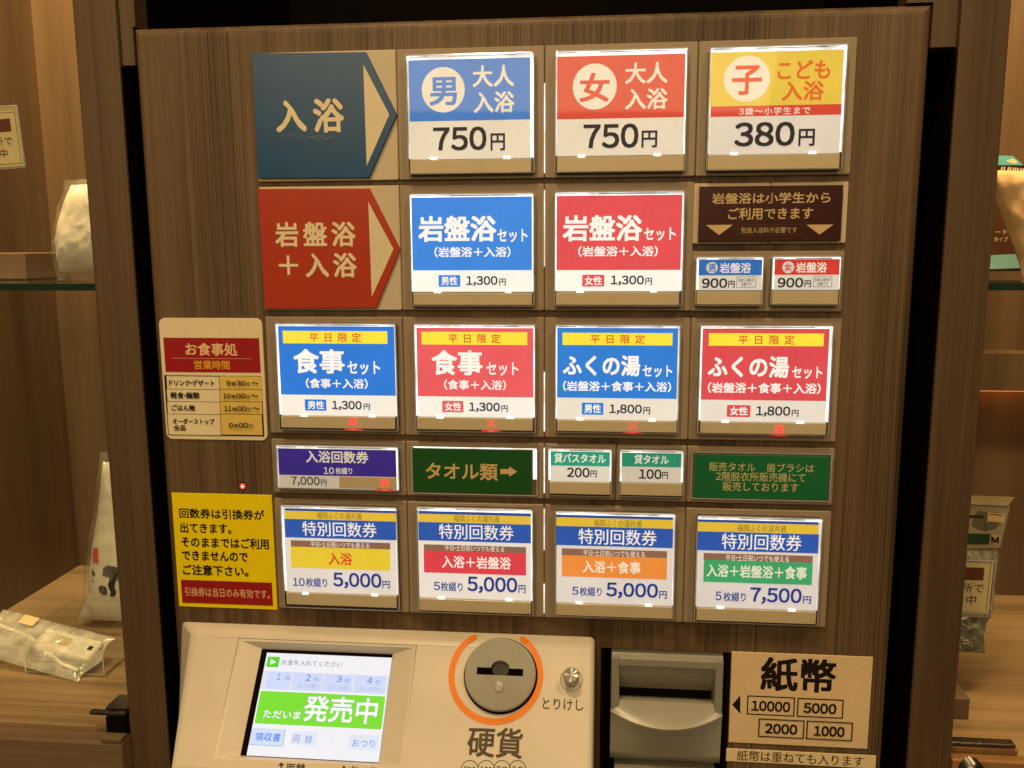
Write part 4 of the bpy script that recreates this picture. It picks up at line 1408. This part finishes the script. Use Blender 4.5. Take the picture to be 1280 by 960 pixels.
# white pouch on the west shelf
fr = Frame((0, 0.060, 0), (1, 0, 0), (0, -0.22, -1))
V_ = View(fr, 0, 220, 4)
tt0, tt1 = V_.pt(380, 18)[1], (-z_sh - 0.0006) * 1.024
L = lambda x, y: V_.pt(x, y)[0]
xr_ = L(560, 300)
T = thing('white_pouch', (L(420, 500), 0.065, z_sh), 'cream white filled pouch in clear film, standing on the glass shelf beside the black gap', 'pouch')
bo, top = pouch(fr, lerp([(0, L(357, 48)), (.15, L(345, 130)), (.4, L(316, 220)), (.68, L(292, 360)), (1, L(300, 500))]), lambda c: xr_, V_.pt(380, 46)[1], V_.pt(380, 478)[1], 0.030, WHITECLOTH, 2, 0.8, n=(50, 60))
bo.build('filling', T)
bo, top = pouch(fr, lerp([(0, L(325, 18)), (.4, L(303, 200)), (.7, L(275, 360)), (1, L(289, 510))]), lambda c: xr_ + .002, tt0, tt1, 0.034, 'film', 4, 1.2)
bo.build('film_bag', T)

# brown box on the west shelf
fr = Frame((0, 0.09, 0), (1, 0, 0), (0, 0, -1))
V_ = View(fr, 0, 220, 4)
b = MB(fr)
r_ = V_.rect(-100, 384, 126, 500)
b.box((r_[0], 0.09, z_sh + 0.0003), (r_[2], 0.15, -r_[1]), plain('brown carton', (0.17, 0.10, 0.06), 0.5, noise_amt=0.1), 0.001)
tag(b.build('carton'), 'small brown carton lying on the glass shelf near the price sign', 'box')


# price signs: paper in clear holders standing against the glass
def price_sign(fr, V, rect, items, label, tiltz=0.0):
    t = thing('price_sign', fr.o + fr.s * V.rect(*rect)[0] + fr.t * V.rect(*rect)[3], label, 'price sign')
    b = MB(fr); q = V.rect(*rect)
    b.slab(q, 0.0, 0.0022, 'acrylic', 0.0003, 0.002); b.build('holder', t, fix=True)
    b = MB(fr); w = 0.0011
    b.ring(rrect(*q, .002), rrect(q[0] + w, q[1] + w, q[2] - w, q[3] - w, .001), 0.00225, 'rim', 0.0024); b.build('holder_rim', t)
    b = MB(fr); w = 0.0015
    b.slab((q[0] + w, q[1] + w, q[2] - w, q[3] - w), 0.0004, 0.0012, ink('#e4cf9c'), 0.0001)
    draw(b, V, items, 0, 0.00126)
    b.build('paper', t)


fr = Frame((0, 0.020, 0), (1, 0, 0.055), (0.055, 0.0, -1))
V_ = View(fr, 0, 100, 443 / 60)
price_sign(fr, V_, (-330, 250, 222, 835), [
    ('o', -290, 308, 170, 790, '#6a4420', .0004), ('r', -255, 368, 100, 488, '#6e3a18'), ('t', '所で', -60, 528, 118, 606, '#4a2410', {'bold': .0}),
    ('t', '中', 0, 636, 68, 718, '#4a2410', {'bold': .0})], 'cream price sign with a brown band behind the glass, high beside the white pouch')
fr = Frame((0, 0.052, 0), (1, 0, 0), (0, 0.03, -1))
V_ = View(fr, 1180, 690, 6.86)
price_sign(fr, V_, (-90, 52, 418, 540), [
    ('o', -55, 78, 385, 520, '#5a3414', .0004), ('r', -20, 130, 343, 240, '#6e3614'), ('t', '所で', 152, 268, 342, 350, '#3c1e10', {'bold': .0}),
    ('t', '中', 194, 370, 275, 452, '#3c1e10', {'bold': .0})], 'cream price sign with a brown band, low in front of the grey mesh towel')

# tall white bag with brush strokes, standing on the west base board
yb_ = 0.255
fr = Frame((0, yb_, 0), (1, 0, 0), (0, -0.26, -1))
V_ = View(fr, 80, 640, 6.4)
A = lambda x, y, h=0.0: V_.pt(x, y, h)
tA, tB = A(330, -480)[1], A(300, 866)[1]
def lx(x, y): return A(x, y)[0]
inv = lambda y: (A(300, y)[1] - tA) / (tB - tA)
xr_ = lambda c: lx(520, 300) + 0.012 * c
T = thing('tenugui_bag', fr.P(lx(300, 860), tB), 'tall tapering white bag with black brush strokes and red stamp, standing behind the tray', 'bag')
bo, top = pouch(fr, lerp([(0, lx(310, -380)), (inv(-150), lx(292, -150)), (inv(0), lx(275, 0)), (inv(200), lx(240, 200)), (inv(430), lx(214, 430)), (inv(640), lx(203, 640)), (inv(730), lx(165, 730)), (1, lx(118, 866))]),
                lambda c: lx(640, 300), A(300, -400)[1], tB, 0.022, WHITECLOTH, 9, 0.7)
dark = ink('#2a2a22'); red = ink('#cc4030')
patch(bo, [A(x, y, .010) for x, y in ((232, 288), (278, 286), (284, 408), (226, 408))], top, red)
patch(bo, [A(x, y, .010) for x, y in ((318, 452), (350, 426), (400, 432), (450, 440), (470, 520), (425, 548), (412, 600), (428, 640), (405, 676), (372, 674), (384, 640), (364, 590), (378, 520), (322, 508))], top, dark)
patch(bo, [A(x, y, .010) for x, y in ((286, 600), (310, 582), (350, 602), (356, 655), (325, 664), (292, 640))], top, dark)
patch(bo, [A(x, y, .010) for x, y in ((219, 480), (232, 452), (240, 478), (260, 492), (244, 512), (222, 506))], top, dark)
patch(bo, [A(x, y, .010) for x, y in ((215, 540), (235, 542), (250, 566), (228, 552))], top, dark)
bo.build('cloth_bag', T)
bo, _t = pouch(fr, lerp([(0, lx(292, -480)), (inv(-330), lx(296, -330)), (inv(0), lx(240, 0)), (inv(200), lx(204, 200)), (inv(430), lx(180, 430)), (inv(700), lx(163, 700)), (1, lx(108, 866))]),
               lambda c: lx(345, -480) + (lx(660, 300) - lx(345, -480)) * min(1, c * 2.2), tA, tB, 0.026, 'film', 12, 1.0)
bo.build('film_sleeve', T)


# acrylic tray with wrapped toothbrushes
def atz(u, v, z):
    d = _w(RT @ Vector(((u - 640) / F_PX, (v - 480) / F_PX, 1)))
    return CAM + d * (z / d.z)


p0, p1 = atz(28, 843.5, Z_FLOOR + .001), atz(134, 841.5, Z_FLOOR + .001)
ty0 = (p0.y + p1.y) / 2
tx0, tx1 = p0.x, p1.x
tray_d, tray_h = 0.075, 0.034
T = thing('acrylic_tray', ((tx0 + tx1) / 2, ty0 + tray_d / 2, Z_FLOOR), 'open clear acrylic tray holding wrapped toothbrushes on the base board', 'tray')
th = 0.0025
zf = Z_FLOOR + 0.0004
for nm, a, c in (('tray_bottom', (tx0, ty0, zf), (tx1, ty0 + tray_d, zf + th)), ('tray_wall', (tx0, ty0, zf + th), (tx1, ty0 + th, zf + tray_h * .80)),
                 ('tray_wall', (tx0, ty0 + tray_d - th, zf + th), (tx1, ty0 + tray_d, zf + tray_h)), ('tray_wall', (tx0, ty0 + th, zf + th), (tx0 + th, ty0 + tray_d - th, zf + tray_h)),
                 ('tray_wall', (tx1 - th, ty0 + th, zf + th), (tx1, ty0 + tray_d - th, zf + tray_h))):
    b = MB(FRONT); b.box(a, c, 'acrylic', 0.0003); b.build(nm, T)
b = MB(FRONT)
RIMW = plain('painted tray edge glow', (0.50, 0.46, 0.36), 0.15, spec=0.7, noise_amt=0.2, nscale=150)  # pale colour carries the glow of light caught in the clear edges
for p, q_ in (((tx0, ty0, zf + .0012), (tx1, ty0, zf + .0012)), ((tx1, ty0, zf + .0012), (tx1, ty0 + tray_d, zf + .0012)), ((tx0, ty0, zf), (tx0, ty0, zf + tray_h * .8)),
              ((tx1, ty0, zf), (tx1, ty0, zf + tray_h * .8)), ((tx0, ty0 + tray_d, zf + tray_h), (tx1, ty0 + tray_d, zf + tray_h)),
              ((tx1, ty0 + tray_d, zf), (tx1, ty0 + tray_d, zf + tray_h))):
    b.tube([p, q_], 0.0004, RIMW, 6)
b.build('tray_edge_glow', T)

# wrapped toothbrush pack lying across the tray
o_ = Vector((tx0 - 0.055, ty0 + 0.050, Z_FLOOR + 0.030))
sdir = Vector(((tx1 - 0.008) - o_.x, -0.022, -0.012)).normalized()
tdir = Vector((0.10, -0.86, -0.42)); tdir = (tdir - sdir * tdir.dot(sdir)).normalized()
fr = Frame(o_, sdir, tdir)
Ls = (tx1 - 0.006 - o_.x) / sdir.x
T = thing('toothbrush_pack', fr.P(Ls / 2, 0.02, -0.008), 'wrapped toothbrush set in crinkled film lying slantwise in the acrylic tray', 'toothbrush pack')
b = MB(fr)
WP = plain('white toothbrush wrapper', (0.78, 0.74, 0.64), 0.35, noise_amt=0.06, bump=0.2, nscale=120)
q_ = (Ls * .48, .006, Ls * .97, .027)
b.slab(q_, 0.001, 0.0062, WP, 0.0015, 0.004)
b.slab((Ls * .90, .013, Ls * .935, .017), 0.0063, 0.0066, ink('#1c140c'), .0001)
b.slab((Ls * .60, .011, Ls * .74, .019), 0.0063, 0.0065, ink('#b8a878'), .0001)
b.build('wrapper', T)
b = MB(fr)
b.tube([fr.P(Ls * .05, .014, .003), fr.P(Ls * .4, .018, .004), fr.P(Ls * .8, .034, .004), fr.P(Ls * .95, .036, .004)], 00.0019, WP, 10)
b.build('toothbrush', T)
b = MB(fr)
b.slab((Ls * .27, .002, Ls * .40, .011), 0.0095, 0.0098, ink('#e8d4a4'), .0001, 0.0008)
b.build('price_sticker', T)
bo, _t = pouch(fr, lambda c: 0.0, lambda c: Ls - 0.003 * math.sin(c * 9), -0.003, 0.043, 0.012, 'pouchfilm', 20, 1.3, n=(70, 30))
bo.build('film_bag', T)

# peach towel pack with teal header on the east shelf, dark brown packet behind it
fr = Frame((0, 0.105, 0), (1, 0, 0), (0, -0.16, -1))
V_ = View(fr, 1080, 220, 4)
A = lambda x, y: V_.pt(x, y)
PEACH = plain('peach towelling', (0.66, 0.42, 0.21), 0.7, noise_amt=0.12, bump=0.3, nscale=60)
t0_, t1_ = A(760, -48)[1], A(760, 506)[1]
T = thing('towel_pack', fr.P(A(800, 500)[0], t1_), 'peach towel in a crinkled pack with a light blue header, standing on the glass shelf', 'towel pack')
xr_ = A(1180, 200)[0]
c_ = lambda y: (A(760, y)[1] - A(760, -30)[1]) / (t1_ - A(760, -30)[1])
bo, top = pouch(fr, lerp([(0, A(600, -30)[0]), (c_(100), A(648, 100)[0]), (c_(300), A(728, 300)[0]), (c_(420), A(774, 420)[0]), (1, A(790, 500)[0])]), lambda c: xr_, A(760, -30)[1], t1_, 0.028, PEACH, 31, 1.4)
bo.build('towel', T)
b = MB(fr)
V8 = View(fr, 1180, 120, 8)
hh = 0.016
b.poly([V8.pt(x, y, hh) for x, y in ((430, 690), (430, 590), (690, 600), (790, 690))], hh, ink('#6cc4cc'))
b.poly([V8.pt(x, y, hh) for x, y in ((620, 650), (660, 632), (690, 628), (735, 655), (715, 678), (660, 668))], hh + .0001, ink('#e8e4c0'))
b.poly([V8.pt(x, y, hh) for x, y in ((430, 690), (790, 692), (1000, 710), (1000, 760), (800, 748), (430, 742))], hh + .00005, ink('#2c1c10'))
for k, x in enumerate((575, 600, 640, 660, 690, 712, 735, 765, 790)):      # unreadable script, as pale strokes
    s_, t_ = V8.pt(x, 706 + k * 2.4, hh)
    w_ = 0.0006
    b.poly([(s_, t_), (s_ + w_ * 1.5, t_), (s_ + w_ * .6, t_ + .0022), (s_ - w_, t_ + .0022)], hh + .0002, ink('#e8dcc0'))
b.build('header_card', T)

fr = Frame((0, 0.150, 0), (1, 0, 0), (0, -0.16, -1))
V_ = View(fr, 1080, 220, 4)
b = MB(fr)
b.slab((V_.pt(560, 300)[0], V_.pt(700, 60)[1], V_.pt(850, 300)[0], V_.pt(700, 476)[1]), 0, 0.006, ink('#4a2c18'), 0.0015, 0.002)
hh = 0.0061
b.poly([V_.pt(x, y, hh) for x, y in ((560, 400), (850, 385), (850, 458), (560, 468))], hh, ink('#7cb4bc'))
b.text('ード', V_.rect(655, 268, 718, 292, hh), hh, ink('#e4d4b0'), 0.0)
b.text('タイプ', V_.rect(650, 305, 720, 328, hh), hh, ink('#e4d4b0'), 0.0)
tag(b.build('shampoo_packet'), 'dark brown packet with a light blue band, behind the peach towel pack', 'packet')

# grey mesh body towel under its header card, low in the east case
fr = Frame((0, 0.150, 0), (1, 0, 0), (0, -0.10, -1))
V_ = View(fr, 1200, 610, 853 / 80)
T = thing('mesh_towel_pack', fr.P(V_.pt(250, 2180)[0], V_.pt(250, 2180)[1]), 'grey mesh body towel hanging under a tan and green header card with a letter M', 'body towel')
b = MB(fr)
b.outline([V_.pt(x, y, .002) for x, y in ((-150, 215), (672, 252), (540, 800), (-180, 812))], 0.0, .002, ink('#a8987a'), .0005)
hh = .0021
for pts, colr in (([(150, 500), (170, 420), (210, 340), (250, 300), (360, 322), (500, 318), (548, 400), (545, 470), (480, 545), (340, 580), (250, 560)], '#6c6450'),
                  ([(335, 470), (350, 470), (352, 578), (338, 580)], '#4a4436'), ([(-60, 355), (315, 365), (312, 405), (-60, 395)], '#3a2414'),
                  ([(372, 322), (604, 345), (588, 472), (362, 450)], '#dcc08c'), ([(390, 338), (570, 358), (568, 376), (388, 354)], '#b43c28'),
                  ([(380, 440), (560, 462), (560, 468), (380, 448)], '#b43c28'), ([(-170, 600), (408, 612), (385, 752), (-185, 745)], '#1e3c18'),
                  ([(420, 625), (545, 632), (528, 755), (398, 752)], '#c4ac78')):
    b.poly([V_.pt(x, y, hh) for x, y in pts], hh, ink(colr)); hh += .00008
b.text('M', V_.rect(415, 650, 520, 742, hh), hh, ink('#140c08'), 0.09)
b.build('header_card', T)
b = MB(fr)                                        # clear film fold above the card
b.outline([V_.pt(x, y, .003) for x, y in ((-150, 100), (735, 128), (665, 225), (-150, 190))], 0.0, .003, ink('#bca878'), .001)
b.outline([V_.pt(x, y, .004) for x, y in ((-150, 188), (670, 222), (668, 240), (-150, 205))], 0.0, .004, 'rim', .0006)
b.build('film_fold', T)
MESH = plain('grey mesh cloth', (0.21, 0.20, 0.165), 0.6, noise_amt=0.5, bump=0.9, nscale=240)
t0_, t1_ = V_.pt(250, 820)[1], V_.pt(250, 2190)[1]
bo, top = pouch(fr, lambda c: V_.pt(-220, 1400)[0], lerp([(0, V_.pt(520, 820)[0]), (.25, V_.pt(470, 1100)[0]), (.55, V_.pt(420, 1600)[0]), (.8, V_.pt(300, 1900)[0]), (1, V_.pt(330, 2180)[0])]), t0_, t1_, 0.02, MESH, 44, 2.6, n=(40, 60))
# the open weave: ridges of cord over the cloth
rnd = random.Random(8)
for i in range(34):
    pts_ = []
    x_ = rnd.uniform(-200, 420); y_ = rnd.uniform(850, 2000)
    dx, dy = rnd.choice(((1, .35), (-1, .45), (.15, 1)))
    for k in range(7):
        s_, t_ = V_.pt(x_ + dx * k * 26, y_ + dy * k * 26 + 10 * math.sin(k * 1.7))
        try:
            c0 = (t_ - t0_) / (t1_ - t0_)
            if 0.02 < c0 < .97 and s_ < V_.pt(250, 2180)[0] + 0.001:
                pts_.append(fr.P(s_, t_, top(s_, t_) + .0004))
        except Exception:
            pass
    if len(pts_) > 2:
        bo.tube(pts_, .0007, plain('pale mesh cord', (0.42, .40, .33), .5) if i == 0 else bo.mats[-1], 5)
bo.build('mesh_towel', T)

# small brown block near the front of the east case
b = MB(FRONT)
pq = atz(1192, 905, Z_FLOOR)
s0_ = pq.x - 0.02
e_ = atz(1211, 900, Z_FLOOR)
b.box((s0_, e_.y, Z_FLOOR + .0003), (e_.x, e_.y + .03, Z_FLOOR + 0.017), plain('brown wooden block', (0.14, 0.085, 0.05), 0.5, noise_amt=0.15), 0.001)
tag(b.build('wooden_block'), 'small brown block on the base board behind the bronze door lock', 'block')

# ------------------------------------------------------------------ tidy
bpy.data.objects.remove(_fo)
bpy.data.curves.remove(_fc)
